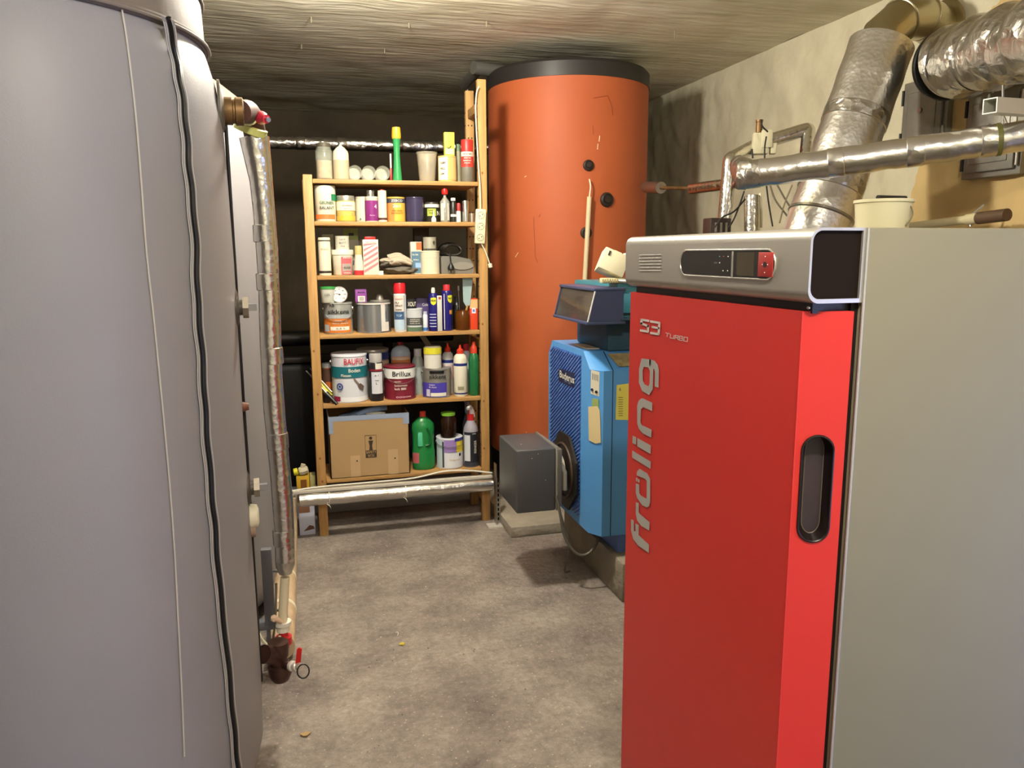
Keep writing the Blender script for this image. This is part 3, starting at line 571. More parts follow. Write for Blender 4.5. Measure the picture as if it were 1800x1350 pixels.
# third shelf
item('s3a', 'sealant_cartridge', 'white cartridge with black printed base, leftmost on the third board', 'cartridge', None, (558.5, 580), 417.5, 2, [('body', [(1, 0), (1, .96), (.94, 1), (.001, 1)], M('#dcd5be', .4))],
     bands=[(.06, .12, -1.4, 1.4, M('#35302c', .5)), (.9, .93, -1.4, 1.4, M('#4a443c', .5))], texts=[('ACRYL', .7, 0, .012, M('#a8a48c', .4), .04)])
carton('s3b', 'carton', 'dull beige box standing behind the white cartridge on the third board', 566, 586, 412, 2, .14, .08, M('#8d866a', .6))
item('s3c', 'plastic_tub', 'white bucket-shaped tub with a red label on the third board', 'tub', PAINT, (582, 621), 439, 2, [('body', [(.84, 0), (.87, .02), (.95, .8), (.9, .8)], M('#ded8c4', .4)), ('lid', [(1, .8), (1, .97), (.96, 1), (.001, 1)], M('#e0dac6', .4))],
     bands=[(.03, .77, -.2, .95, M('#d4636a', .4), .93), (.16, .45, -.1, .85, M('#a39a92', .4), .93)], texts=[('PROFI', .68, .38, .012, WHITE, .04, .94), ('WEISS', .09, .38, .009, WHITE, .04, .9), ('RUND', .3, .38, .014, M('#4a443f', .4), .035, .93)])
item('s3d', 'paint_tin', 'small grey-white tin stacked on the red-labelled tub', 'tin', PAINT, (588.5, 613.5), 415, 2, tinp(M('#cbc6b6', .4)), on='s3c', dy=.03, texts=[('LACK', .75, 0, .01, GREY, .03), ('MATT', .5, 0, .01, GREY, .035), ('750', .25, 0, .01, GREY, .02)])
carton('s3e', 'blister_card', 'green-topped blister card propped behind the tub on the third board', 603, 629, 401.5, 2, .2, .012, M('#b8b5a4', .5), fronts=[(0, 1, .75, 1, M('#8f9a4c', .5)), (.35, .7, .84, .9, BLACK), (.4, 1, .2, .3, M('#4a5866', .5))], cat='package')
item('s3f', 'glue_bottle', 'white bottle with beige cap and red base on the third board', 'bottle', BOT, (621, 638), 432, 2, [('body', [(1, 0), (1, .18), (.92, .4), (.72, .66), (.7, .7)], M('#dbd5c2', .4)), ('cap', [(.74, .7), (.72, .98), (.68, 1), (.001, 1)], M('#bfae74', .4))], bands=[(.0, .16, -1.5, 1.5, M('#c4343a', .4))])
STR = M('#dd8388', .45)
t, xx, yy, zb, W, H = carton('s3g', 'carton', 'tall white carton with pink-red diagonal stripes on the third board', 637.5, 664.5, 421, 2, .012, .06, M('#e3dbcc', .5), cat='carton', texts=[('Kartusche', .5, .93, .008, GREY, .05)])
q = MB(STR)
for i in range(6):
    v0 = .06+i*.15
    q.sheet([(xx+.03*W, yy-.0012, zb+v0*H), (xx+.03*W, yy-.0012, zb+(v0+.07)*H), (xx+.97*W, yy-.0012, zb+min(.9, v0+.31)*H), (xx+.97*W, yy-.0012, zb+min(.9, v0+.24)*H)])
q.build('stripes', t); q = MB(RED); q.box(xx+W*.15, xx+W*.85, yy+.01, yy+.05, zb+H, zb+H+.014, bev=.003); q.build('cap', t)
# gloves: folded pile
gz = SZ[2]+ST; g0 = at(669, 478, y=3.92); g1 = at(735, 478, y=3.92)
GL = mat('work_glove_fabric', '#b5a894', .85, bump=.3, bscale=30); GLD = mat('work_glove_palm', '#5d574e', .8, bump=.3, bscale=20)
def blob(mb, c, sx, sy, sz, m, seed=0, rz=0, amp=.25):
    bm = bmesh.new(); bmesh.ops.create_icosphere(bm, subdivisions=4, radius=1)
    R_ = Matrix.Rotation(rz, 3, 'Y')
    for v in bm.verts:
        d = 1+amp*noise.noise(v.co*1.7+Vector((seed, seed*.7, 0)))+amp*.4*noise.noise(v.co*4+Vector((seed, 0, 1)))
        p = Vector((v.co.x*sx*d, v.co.y*sy*d, v.co.z*sz*d)); v.co = R_ @ p+Vector(c)
    for v in bm.verts: v.co.z = max(v.co.z, c[2]-sz*.98)
    mb.frombm(bm, m)
t = thing('dark_cloth', 'dark folded cloth with a white tag under the work gloves on the third board', 'cloth', ((g0.x+g1.x)/2, 3.97, gz))
q = MB(GLD); blob(q, ((g0.x+g1.x)/2+.01, 3.98, gz+.022), .095, .06, .022, GLD, 3); q.build('cloth', t)
q = MB(WHITE); q.box(g0.x-.012, g0.x+.012, 3.905, 3.908, gz-.012, gz+.02); q.build('tag', t)
t = thing('work_gloves', 'pair of pale grey work gloves heaped on a dark cloth on the third board', 'gloves', ((g0.x+g1.x)/2-.01, 3.97, gz+.045))
q = MB(GL); gx = (g0.x+g1.x)/2-.012; blob(q, (gx-.02, 3.96, gz+.062), .06, .045, .018, GL, 5, .12)
for i, (dx, dz, L_) in enumerate(((.0, .062, .075), (.005, .074, .08), (-.002, .084, .07), (-.01, .092, .05))):
    q.tube(smooth_path([(gx-.03+dx, 3.93+.012*i, gz+dz-.004), (gx+.02+dx, 3.925+.012*i, gz+dz+.006), (gx+L_, 3.93+.012*i, gz+dz-.012)], 5), [.011]*4+[.0115]*4+[.009]*2+[.006], n=12)
q.build('glove', t)
q = MB(GLD); blob(q, (gx-.05, 3.955, gz+.055), .032, .04, .014, GLD, 9, -.5); q.build('palm', t)
carton('s3h', 'carton', 'dark brown tall box at the back of the third board', 728, 754, 401, 2, .2, .06, M('#3a2c1e', .6), fronts=[(.1, .9, .1+.12*i, .13+.12*i, M('#241a12', .6)) for i in range(6)])
carton('s3i', 'carton', 'white and blue carton with orange patch beside the stacked tins on the third board', 721.5, 741, 425, 2, .07, .05, M('#c9c4b4', .5), fronts=[(.05, .95, .03, .7, M('#55768c', .45)), (.5, 1, .75, .98, M('#cf6a3c', .45)), (.4, .9, .2, .35, M('#8fb0d8', .45))], texts=[('FILTER', .4, .6, .01, WHITE, .03), ('blau', .45, .45, .01, WHITE, .025)])
item('s3j', 'paint_tin', 'large plain cream tin on the right of the third board', 'tin', PAINT, (738.5, 773), 441, 2, tinp(M('#d8d1b8', .45)), dy=.02, texts=[('- - - - -', .85, 0, .008, M('#b0aa90', .4), .06), ('= = = =', .7, 0, .008, M('#b5ae96', .4), .06)])
item('s3k', 'paint_tin', 'small grey tin with a round mark stacked on the large cream tin', 'tin', PAINT, (743, 767), 417, 2, tinp(M('#b3b09e', .35, .3)), on='s3j', dy=.035, bands=[(.04, .16, -1.4, 1.4, M('#3e4238', .4))], texts=[('◉', .62, .45, .018, M('#4a4a40', .4)), ('o', .62, .45, .026, M('#4a4a40', .4))])
# grey machine with plug
c0 = at(776, 480, y=3.93); c1 = at(843, 480, y=3.93); mz = SZ[2]+ST; hh = at(800, 450, y=3.93).z-mz
t = thing('grey_tool_case', 'dark grey rounded plastic appliance with its cable coiled on top, third board', 'appliance', ((c0.x+c1.x)/2, 4.0, mz))
q = MB(M('#6f6d66', .45)); prof = [(c0.x, mz), (c0.x, mz+hh*.92), (c0.x+.01, mz+hh), (c0.x+(c1.x-c0.x)*.4, mz+hh*.98), (c0.x+(c1.x-c0.x)*.75, mz+hh*.82), (c1.x-.03, mz+hh*.5), (c1.x-.03, mz)]
q.prism([(a_, 3.93, b_) for a_, b_ in prof], (0, .15, 0)); q.build('body', t)
q = MB(M('#85827a', .4)); cx_, cz_ = (c0.x+c1.x)/2+.01, mz+hh*.45; q.prism([(cx_+.055*cos(a_), 3.925, cz_+.02*sin(a_)) for a_ in [2*pi*i/24 for i in range(24)]], (0, .006, 0)); q.build('panel', t)
q = MB(M('#201c18', .5))
for i in range(4):
    q.tube([(c0.x+.065+(.045+.004*i)*cos(t_), 3.96+.03*i+.01*sin(t_*2), mz+hh+.03+(.026+.003*i)*sin(t_)) for t_ in [2*pi*j/28 for j in range(29)]], .0055, n=8, caps=False)
q.tube(smooth_path([(c0.x+.05, 3.95, mz+hh+.02), (c0.x+.045, 3.925, mz+hh), (c0.x+.047, 3.918, mz+hh*.65)], 5), .004, n=8)
q.build('cable', t)
q = MB(BLACK); q.axis_lathe((c0.x+.047, 3.916, mz+hh*.62), (0, 0, -1), [(.005, 0), (.008, .006), (.017, .02), (.018, .032), (.012, .036)], n=16)
for s_ in (-1, 1): q.axis_lathe((c0.x+.047+s_*.009, 3.916, mz+hh*.62-.036), (0, -.2, -1), [(.0024, 0), (.0024, .014)], STEEL, n=8)
q.build('plug', t)
# fourth shelf
ORG = M('#d07a34', .4)
item('s4a', 'paint_tin', 'steel paint tin with orange label, leftmost on the fourth board', 'tin', PAINT, (567.5, 619), 531, 3, tinp(M('#b4b5b0', .34, .4)), bands=[(.04, .5, -1.3, .95, ORG), (.12, .24, -.6, .75, WHITE), (.08, .3, -1.15, -.7, M('#aebac6', .4)), (.5, .62, -1.2, .9, M('#a9aeb2', .3))],
     texts=[('sikkens', .72, .0, .030, BLACK, .11), ('AB', .92, -.45, .022, BLACK, .03), ('CETOL HLS', .42, .1, .010, WHITE, .07), ('lasur extra', .35, .1, .008, WHITE, .08), ('2,5 L', .18, .1, .01, GREY, .05)], handle=(.8, -.06))
item('s4b', 'plastic_tub', 'small white tub with green lid stacked on the orange-labelled steel tin', 'tub', PAINT, (561.5, 590), 503, 3, [('body', [(.8, 0), (.83, .02), (.94, .86), (.9, .86)], M('#cfd0c4', .4)), ('lid', [(1, .84), (1, .98), (.001, 1)], M('#3f9a4c', .4))], on='s4a', dy=.012, texts=[('GEL', .5, -.1, .014, GREY, .03, .92)])
x_, y_, r_ = TOPS['s4a_p']; dg = at(596.5, 517.6, y=3.925); dr = 14*depth(dg)/F_PX
t = thing('dial_thermometer', 'round white dial thermometer leaning on the orange-labelled steel tin', 'thermometer', (dg.x, 3.93, TOPS['s4a']))
dn = Vector((.1, -1, .12)).normalized(); q = MB(M('#c9c7c4', .3, .6)); q.axis_lathe(dg-dn*.0, -dn, [(dr, 0), (dr*1.04, .002), (dr*1.04, .014), (dr*.6, .016)], n=40); q.build('case', t)
q = MB(M('#e6dfe0', .4)); q.axis_lathe(dg+dn*.0005, dn, [(dr*.92, 0), (dr*.92, .0006)], n=40); q.build('face', t)
u_ = Vector((1, .1, 0)).normalized(); v_ = dn.cross(u_)*-1; q = MB(BLACK)
if v_.z < 0: v_ = -v_
fc = dg+dn*.0016
for i in range(25):
    a_ = radians(225-270*i/24); d_ = u_*cos(a_)+v_*sin(a_); e_ = dn.cross(d_)*.0005; l_ = .8 if i % 4 == 0 else .85; q.add([fc+d_*dr*l_-e_, fc+d_*dr*l_+e_, fc+d_*dr*.9+e_, fc+d_*dr*.9-e_], [[0, 1, 2, 3]], BLACK, False)
for i, s_ in enumerate(('0', '20', '40', '60', '80', '100', '120')): a_ = radians(225-270*i/6); q.textflat(s_, fc+(u_*cos(a_)+v_*sin(a_))*dr*.66, u_, v_, dr*.22, BLACK)
nd = (u_*-.85+v_*.25).normalized(); ne = dn.cross(nd); q.sheet([fc+dn*.001+nd*dr*.75, fc+dn*.001+ne*.0012, fc+dn*.001-nd*dr*.3, fc+dn*.001-ne*.0012]); q.axis_lathe(fc, dn, [(.0035, 0), (.0035, .002)], n=16)
q.build('scale', t)
item('s4c', 'paint_tin', 'big bare steel tin with white paint runs in the fourth board', 'tin', PAINT, (625, 686.5), 530, 3, tinp(M('#a9acb0', .25, .75)), bands=[(.05, .95, .35, .62, M('#ddd9d2', .4)), (.05, .35, .62, .9, M('#ddd9d2', .4)), (.93, .98, -1.4, 1.2, M('#d8cfc8', .4))], dy=.008)
TOPS['s4c_'] = TOPS['s4c']
carton('s4d', 'carton', 'small purple box with a barcode sticker standing on the big steel tin', 624, 644, 508.5, 3, .05, .04, M('#8f4a9c', .45), z0=TOPS['s4c'], fronts=[(.22, .85, .04, .48, WHITE)]+[(.36+.05*i, .385+.05*i, .12, .42, M('#555555', .5)) for i in range(8)], texts=[('Minimax', .52, .78, .009, BLACK, .035)])
cx_, cy_, _r = TOPS['s4c_p']; tz = TOPS['s4c']; q = MB(M('#a9a59a', .4, .5)); q.lathe(cx_+.035, cy_+.01, [(.05, .001), (.05, .006), (.045, .007), (.02, .008), (.016, .028), (.012, .034), (.001, .036)], z0=tz); tag(q.build('tin_lid', loc=(cx_+.035, cy_+.01, tz)), 'loose metal lid with knob lying on the big steel tin', 'lid')
item('s4e', 'spray_can', 'tall white spray can with a red cap in the middle of the fourth board', 'spray can', SPRAY, (691, 713), 497, 3, sprayp(M('#dcdfe2', .35), M('#c3222c', .3), .2, .98), bands=[(.26, .42, -1.3, .5, M('#3b587e', .4)), (.42, .75, -1.3, .5, M('#e3d7cd', .4)), (.05, .25, -1.3, .5, M('#b9cfe2', .4)), (.05, .75, .55, .65, M('#5a78a8', .4))],
     texts=[('Schaum', .68, -.3, .008, M('#c04a4a', .4), .04), ('PU', .6, -.6, .014, BLACK, .02), ('SPRAY', .54, -.35, .014, BLACK, .04), ('2000', .46, -.4, .012, BLACK, .035), ('TOP', .34, -.3, .016, M('#b9cfe2', .4), .03)])
item('s4f', 'paint_tin', 'light grey tin with black text panel on the fourth board', 'tin', PAINT, (713.5, 743), 541.5, 3, tinp(M('#c6c8cc', .35), lid=STEEL), bands=[(.28, .6, -1.3, 1.0, M('#4d504e', .4)), (.02, .2, -1.4, 1.1, M('#59705a', .4))], texts=[('BUNTLACK', .53, -.1, .008, WHITE, .05), ('SEIDENMATT', .45, -.1, .008, WHITE, .055), ('ACRYL 375 ML', .36, -.1, .007, WHITE, .055)])
item('s4g', 'paint_tin', 'small black and white tin stacked on the light grey tin', 'tin', PAINT, (713.5, 732), 526, 3, tinp(M('#2b2b2e', .35)), on='s4f', dy=.02, bands=[(.1, .92, -1.2, 1.2, M('#2b2b2e', .35))], texts=[('XOUT', .5, 0, .03, WHITE, .046)])
carton('s4h', 'carton', 'violet box with white writing behind the cans of the fourth board', 731.5, 753, 524.5, 3, .13, .06, M('#55487c', .5), texts=[('Cola', .72, .8, .02, WHITE, .03)])
item('s4i', 'glue_bottle', 'small white bottle with a blue base beside the blue spray cans', 'bottle', BOT, (743, 751.5), 547.5, 3, [('body', [(.95, 0), (1, .02), (1, .8), (.8, .86)], M('#d9dee8', .35)), ('cap', [(.8, .84), (.8, 1), (.001, 1)], M('#b9c2d8', .35))], bands=[(.04, .2, -1.4, 1.4, M('#3d69b4', .4))], n=20)
NAVY = M('#1e1b6a', .28); YEL = M('#d8d83a', .4)
def shield(t, x, y, zc, r, ang, s):
    q = MB(YEL); pts = [(-1, .9), (0, 1.0), (1, .9), (1, -.2), (.75, -.7), (0, -1.05), (-.75, -.7), (-1, -.2)]; cen = (0, 0)
    vs = [(x+(r+.0012)*sin(ang), y-(r+.0012)*cos(ang), zc)]
    for a_, b_ in pts: aa = ang+a_*s*.75/r; vs.append((x+(r+.0012)*sin(aa), y-(r+.0012)*cos(aa), zc+b_*s))
    q.add(vs, [[0, i+1, (i+1) % 8+1] for i in range(8)], YEL, False); q.build('label', t)
t, x, y, zb, r, H = item('s4j', 'spray_can', 'dark blue lubricant spray can with white nozzle on the fourth board', 'spray can', SPRAY, (752.5, 770), 505.5, 3, [('body', [(.96, 0), (1, .012), (1, .82), (.9, .85), (.6, .875)], NAVY), ('nozzle', [(.38, .87), (.42, .93), (.3, 1), (.001, 1)], WHITE)])
shield(t, x, y, zb+H*.69, r, -.15, .019); q = MB(BLACK); q.textcyl('WD-40', x, y, zb+H*.71, r+.0035, .014, -.15, BLACK, wid=.026)
for f in (.38, .31, .24, .17, .1): q.patch(x, y, zb+f*H, zb+(f+.022)*H, r+.0006, -1.1, .35, M('#b9bfd8', .4))
q.build('lettering', t)
carton('s4k', 'carton', 'tall thin white box wedged between the two blue spray cans', 768.5, 776.5, 520, 3, .006, .03, M('#c9c9c2', .4), fronts=[(.25, .8, .9, .97, M('#b0503c', .4))])
t, x, y, zb, r, H = item('s4l', 'spray_can', 'dark blue lubricant spray can with red cap on the fourth board', 'spray can', SPRAY, (775.5, 794), 500, 3, sprayp(NAVY, M('#c2303c', .4), .13, .66))
shield(t, x, y, zb+H*.69, r, .55, .02); q = MB(BLACK); q.textcyl('WD-40', x, y, zb+H*.71, r+.0035, .014, .45, BLACK, wid=.024)
q.patch(x, y, zb+H*.36, zb+H*.45, r+.001, .3, 1.1, M('#c98a3a', .4)); q.patch(x, y, zb+H*.03, zb+H*.8, r+.0005, -.75, -.6, WHITE)
q.build('lettering', t)
item('s4m', 'medicine_bottle', 'black bottle with small white print behind the amber jar', 'bottle', BOT, (795, 811), 522, 3, [('body', [(1, 0), (1, .72), (.8, .8), (.55, .85)], M('#1d1c1a', .3)), ('cap', [(.6, .85), (.6, 1), (.001, 1)], M('#26241f', .4))], dy=.09, bands=[(.35, .62, -1.2, 1.2, M('#2a2c28', .4))], texts=[('ÖL', .55, 0, .012, WHITE, .025), ('TINE', .43, 0, .01, WHITE, .03)])
AMB = mat('amber_glass', '#6a3a10', .12, trans=.35, ior=1.4)
t, x, y, zb, r, H = item('s4n', 'brush_jar', 'brown amber glass jar with a brush in it on the fourth board', 'jar', BOT, (799.5, 826), 545, 3, [('body', [(.95, 0), (1, .04), (1, .8), (.86, .93), (.86, 1), (.8, 1), (.8, .93), (.93, .78), (.92, .05), (.001, .05)], AMB)], dy=.01)
t = thing('paint_brush', 'thin steel rod brush standing in the amber jar', 'brush', (x-.015, y, zb+.01)); q = MB(STEEL); q.tube([(x-.01, y+.005, zb+.02), (x-.02, y-.005, zb+H+.10)], .0028, n=8); q.tube([(x-.02, y-.005, zb+H+.10), (x-.021, y-.006, zb+H+.125)], .006, n=10); q.build('handle', t)
bl = [at(812.5, 481, y=y), at(831.5, 483, y=y), at(826, 536, y=y), at(820, 540, y=y), at(814, 530, y=y)]
t = thing('putty_knife', 'broad pale blue scraper blade on a wooden handle leaning in the amber jar', 'scraper', (x+.01, y, zb+.01))
q = MB(M('#b4ccd0', .3, .3)); q.prism([p_+Vector((0, -.004, 0)) for p_ in bl], (0, .002, 0)); q.build('blade', t)
hA = at(822, 536, y=y); q = MB(M('#b08a4c', .5)); q.tube([hA, hA.lerp(Vector((x+.005, y, zb+.03)), .5), (x+.004, y, zb+.025)], [.006, .006, .005], n=10); q.build('handle', t)
carton('s4o', 'carton', 'red-orange carton with white top, rightmost on the fourth board', 825.5, 839.5, 525, 3, .05, .05, M('#d9482a', .4), fronts=[(0, 1, .68, .97, M('#d9b480', .4)), (.25, .75, .52, .7, M('#d8dcec', .4)), (.38, .62, .57, .65, M('#5a80c8', .4))])
# fifth shelf
item('s5b', 'plastic_jar', 'brown jar with a white lid half hidden at the left end of the fifth board', 'jar', PAINT, (565, 584), 638, 4, plain(M('#8a4c2a', .35), M('#b9bcc4', .4), .12, .95), dy=.12, bands=[(.35, .85, -1, 1.3, M('#4c342c', .4)), (.3, .5, -.4, 1, M('#b5602c', .4))])
WB = M('#d9dbe4', .3)
t, x, y, zb, r, H = item('s5a', 'paint_tin', 'large white paint bucket with teal band and red lettering on the fifth board', 'tin', PAINT, (581, 644.5), 620, 4, tinp(WB, lid=M('#cfc9bc', .35)), dy=.004,
     bands=[(.52, .75, -1.45, 1.45, M('#1f6a76', .35)), (.03, .13, -1.1, -.62, M('#a02a4a', .4)), (.02, .12, -.55, 1.2, M('#eef0f4', .35))],
     texts=[('BAUFIX', .86, .22, .042, M('#c22434', .4), .105), ('Boden', .675, .22, .026, WHITE, .06), ('Fliesen', .575, -.25, .02, WHITE, .05)], handle=(.83, .07))
q = MB(M('#3a4f9a', .4))
for k_ in range(20):
    a_ = 2*pi*k_/20; b_ = 2*pi*(k_+1)/20
    def cp(rad, an): aa = -.62+rad*cos(an)/r; return (x+(r+.001)*sin(aa), y-(r+.001)*cos(aa), zb+H*.34+rad*sin(an))
    q.add([cp(.0185, a_), cp(.0185, b_), cp(.012, b_), cp(.012, a_)], [[0, 1, 2, 3]]); q.add([cp(.0, 0), cp(.006, b_), cp(.006, a_)], [[0, 1, 2]])
q.build('seal', t)
q = MB(M('#6a5650', .5))
def cs(pts, m, off=.0012): q.add([(x+(r+off)*sin(u/r), y-(r+off)*cos(u/r), zb+v*H) for u, v in pts], [list(tt) for tt in tessellate_polygon([[Vector((u, v*H, 0)) for u, v in pts]])], m, False)
cs([(.012, .5), (.02, .51), (.046, .38), (.038, .35)], M('#8a7468', .4)); cs([(.034, .37), (.05, .40), (.072, .33), (.066, .24), (.044, .28)], M('#5f4c47', .5), .0016); q.build('brush_print', t)
item('s5c', 'paint_tin', 'wide steel can with blue rim standing behind on the fifth board', 'tin', PAINT, (626, 683), 612, 4, tinp(M('#a9a49c', .3, .5), lid=M('#8f96a8', .3, .6)), dy=.14, bands=[(.78, .93, -1.2, 1.4, M('#26307a', .4)), (.1, .75, .2, 1.3, M('#c9b09a', .5))])
item('s5d', 'spray_can', 'black spray can with clear cap and white panel next to the white bucket', 'spray can', SPRAY, (647.5, 672), 621, 4, sprayp(M('#24222a', .3), M('#a9a6a4', .25), .17, .92),
     bands=[(.16, .62, -.8, .95, WB), (.64, .68, -1.4, 1.4, M('#8a2430', .4)), (.68, .8, -.15, .9, WHITE)], texts=[('A 1', .55, 0, .01, BLACK, .02), ('matt', .45, 0, .008, BLACK, .02), ('L', .38, -.05, .014, BLACK, .008)])
BUR = M('#7a2434', .3)
item('s5e', 'paint_tin', 'burgundy paint tin with a broad white band and wire handle on the fifth board', 'tin', PAINT, (674, 730), 641, 4, tinp(BUR, lid=M('#8a3a42', .25, .5)), bands=[(.64, .93, -1.5, 1.5, M('#e9e9e6', .35))],
     texts=[('Brillux', .79, 0, .036, BLACK, .1), ('Impredur', .56, -.25, .010, WHITE, .035), ('Seidenmatt-', .44, -.05, .014, WHITE, .07), ('lack 880', .34, -.1, .016, WHITE, .06), ('ooooo', .1, .1, .014, M('#d8c4cc', .4), .08)], handle=(.86, -.062))
x_, y_, r_ = TOPS['s5e_p']; 
item('s5f', 'canister', 'pale blue canister with orange label and red cap behind the burgundy tin', 'canister', BOT, (686, 721), 600.5, 4, [('body', [(.96, 0), (1, .02), (1, .78), (.85, .86), (.35, .93)], M('#a9b9cc', .3)), ('cap', [(.3, .92), (.32, .99), (.001, 1)], M('#9a2434', .4))], dy=.165, sq=.6,
     bands=[(.3, .72, -1.2, 1.2, M('#d8824a', .4)), (.66, .71, -1.1, 1.1, M('#e2c2a4', .4))], texts=[('BREMSEN', .67, 0, .009, WHITE, .05), ('CLEAN', .52, 0, .016, M('#e8e0d0', .4), .05)])
item('s5g', 'canister', 'translucent white canister behind the two middle tins of the fifth board', 'canister', BOT, (722, 746), 613, 4, [('body', [(.96, 0), (1, .02), (1, .6), (.8, .75), (.5, .86)], M('#aab4b4', .35)), ('cap', [(.55, .84), (.55, 1), (.001, 1)], M('#cfd3d8', .4))], dy=.14)
item('s5h', 'paint_tin', 'steel paint tin with violet label and wire handle on the fifth board', 'tin', PAINT, (741.5, 793), 645, 4, tinp(M('#9a9790', .34, .45)), bands=[(.04, .52, -1.45, .55, M('#4c40a8', .35)), (.06, .18, -.6, .5, WHITE), (.06, .3, -.95, -.65, M('#c4c6d8', .4)), (.84, .93, -.65, .35, BLACK)],
     texts=[('sikkens', .74, -.1, .03, BLACK, .09), ('Rubbol', .46, -.5, .010, WHITE, .03), ('BL Azura', .38, -.45, .011, WHITE, .04)], handle=(.86, .09), dy=.008)
item('s5i', 'plastic_tub', 'white tub with yellow band stacked on the violet-labelled tin', 'tub', PAINT, (744, 776), 608, 4, plain(M('#dedbd0', .35), M('#b9b4a0', .3, .5), .06, .9), on='s5h', dy=.012, bands=[(.66, .95, -1.5, 1.5, M('#d8cf36', .4))])
rb = lambda m, c: [('body', [(.94, 0), (1, .02), (1, .72), (.85, .79), (.5, .83)], m), ('cap', [(.52, .82), (.5, .9), (.22, .93), (.12, 1), (.001, 1)], c)]
item('s5j', 'glue_bottle', 'white bottle with red nozzle cap and blue band, behind its twin, fifth board', 'bottle', BOT, (776, 797), 603, 4, rb(M('#cfcfd2', .35), M('#c9331f', .4)), dy=.105, bands=[(.62, .68, -1.5, 1.5, M('#22307a', .4)), (.3, .58, -1.2, 1.2, M('#d8bcc0', .4))])
item('s5k', 'glue_bottle', 'cream bottle with red nozzle cap and two blue bands, front of the fifth board', 'bottle', BOT, (796.5, 820.5), 606, 4, rb(M('#e4dfcc', .35), M('#cf3a22', .4)), dy=.012, bands=[(.60, .65, -1.5, 1.5, M('#22307a', .4)), (.05, .075, -1.5, 1.5, M('#22307a', .4)), (.13, .2, -.6, .3, M('#9a9478', .4))])
item('s5l', 'glue_bottle', 'pale grey bottle with dark red cap at the back right of the fifth board', 'bottle', BOT, (812, 826), 603, 4, [('body', [(.94, 0), (1, .02), (1, .8), (.7, .86)], M('#b9bccb', .35)), ('cap', [(.8, .85), (.8, .98), (.001, 1)], M('#a8242c', .4))], dy=.12)
item('s5m', 'cleaner_bottle', 'slim green bottle with red cap, rightmost on the fifth board', 'bottle', BOT, (823, 842), 600.5, 4, [('body', [(.92, 0), (1, .02), (1, .66), (.85, .74), (.5, .8)], M('#21693c', .3)), ('cap', [(.62, .79), (.6, .9), (.36, .93), (.3, 1), (.001, 1)], M('#c23a22', .4))], dy=.02)
# caulking gun sticking out past left post
ga, gb_ = at(540, 657, y=3.93), at(592, 712, y=3.885); t = thing('caulking_gun', 'black and yellow caulking gun poking out past the left shelf post', 'caulking gun', (at(560, 690, y=3.9).x, 3.95, SZ[4]+ST))
gA, gB = at(538, 652, y=4.0), at(588, 706, y=3.90); dd = (gB-gA).normalized()
q = MB(BLACK); q.tube([at(573, 693, y=3.91)+Vector((0, .02, 0)), gB+dd*.02], [.016, .008], n=14); q.box(gB.x-.05, gB.x-.02, 3.93, 3.95, gB.z-.01+.0, gB.z+.03, bev=.004); q.build('grip', t)
q = MB(STEEL); q.tube([gA, gB-dd*.02], .0035, n=8); q.tube([gA+Vector((.02, .0, .012)), gB-dd*.05+Vector((.02, 0, .012))], .003, n=8); q.build('push_rod', t)
q = MB(M('#c9c23a', .4)); q.tube([gA+dd*.045+Vector((.012, .02, .002)), gB-dd*.03+Vector((.0, .02, -.0))], .016, n=16); q.build('barrel', t)
# bottom shelf
Yb = SYF-.012; zb = SZ[5]+ST; A_ = at(582, 841, y=Yb); B_ = at(721, 828, y=Yb); zt1 = at(581, 736, y=Yb).z; zt2 = at(720, 724, y=Yb).z; ztb = (zt1+zt2)/2
CARD = mat('cardboard', '#a88a62', .8, var=.05, vscale=4); t = thing('cardboard_box', 'open brown cardboard box printed SAFETY BOX on the bottom board', 'box', ((A_.x+B_.x)/2, Yb+.13, zb))
q = MB(CARD); th = .004; D_ = .26
q.box(A_.x, B_.x, Yb, Yb+th, zb, ztb); q.box(A_.x, B_.x, Yb+D_, Yb+D_+th, zb, ztb); q.box(A_.x, A_.x+th, Yb, Yb+D_, zb, ztb); q.box(B_.x-th, B_.x, Yb, Yb+D_, zb, ztb); q.box(A_.x, B_.x, Yb, Yb+D_, zb, zb+th); q.build('body', t)
q = MB(M('#8f9cb4', .35)); q.box(A_.x-.001, B_.x+.001, Yb-.001, Yb+.006, ztb-.022, ztb+.002); q.box(A_.x-.001, A_.x+.022, Yb-.0012, Yb+.001, ztb-.085, ztb-.02); q.box(B_.x-.03, B_.x+.001, Yb-.0012, Yb+.001, ztb-.055, ztb-.02); q.box(A_.x-.002, A_.x+.002, Yb, Yb+D_, ztb-.02, ztb+.002); q.build('tape', t)['label'] = 'silver-blue duct tape along the rim'
for f0, f1, f2 in ((.25, .37, .36), (.72, .85, .42)):
    q = MB(M('#b89a74', .7)); xa = A_.x+(B_.x-A_.x)*f0; xb = A_.x+(B_.x-A_.x)*f1; q.box(xa, xb, Yb-.0012, Yb, zb+.003, zb+(ztb-zb)*f2); q.axis_lathe((xb-.016, Yb-.0012, zb+(ztb-zb)*.27), (0, -1, 0), [(.004, 0), (.004, .0012)], DARK, n=10); q.build('brown_tape', t)
q = MB(M('#3a2e22', .7)); lx = A_.x+(B_.x-A_.x)*.51; lw = .028; lz = zb+(ztb-zb)*.36
q.box(lx-lw, lx+lw, Yb-.0016, Yb-.0002, lz-.016, lz+.022)
for (a0_, a1_) in (((lx-lw, lz+.022), (lx-lw, lz+.10)), ((lx+lw, lz+.022), (lx+lw, lz+.10)), ((lx-lw, lz+.10), (lx+lw, lz+.10))):
    q.box(min(a0_[0], a1_[0])-.0006, max(a0_[0], a1_[0])+.0006, Yb-.0014, Yb, min(a0_[1], a1_[1])-.0006, max(a0_[1], a1_[1])+.0006)
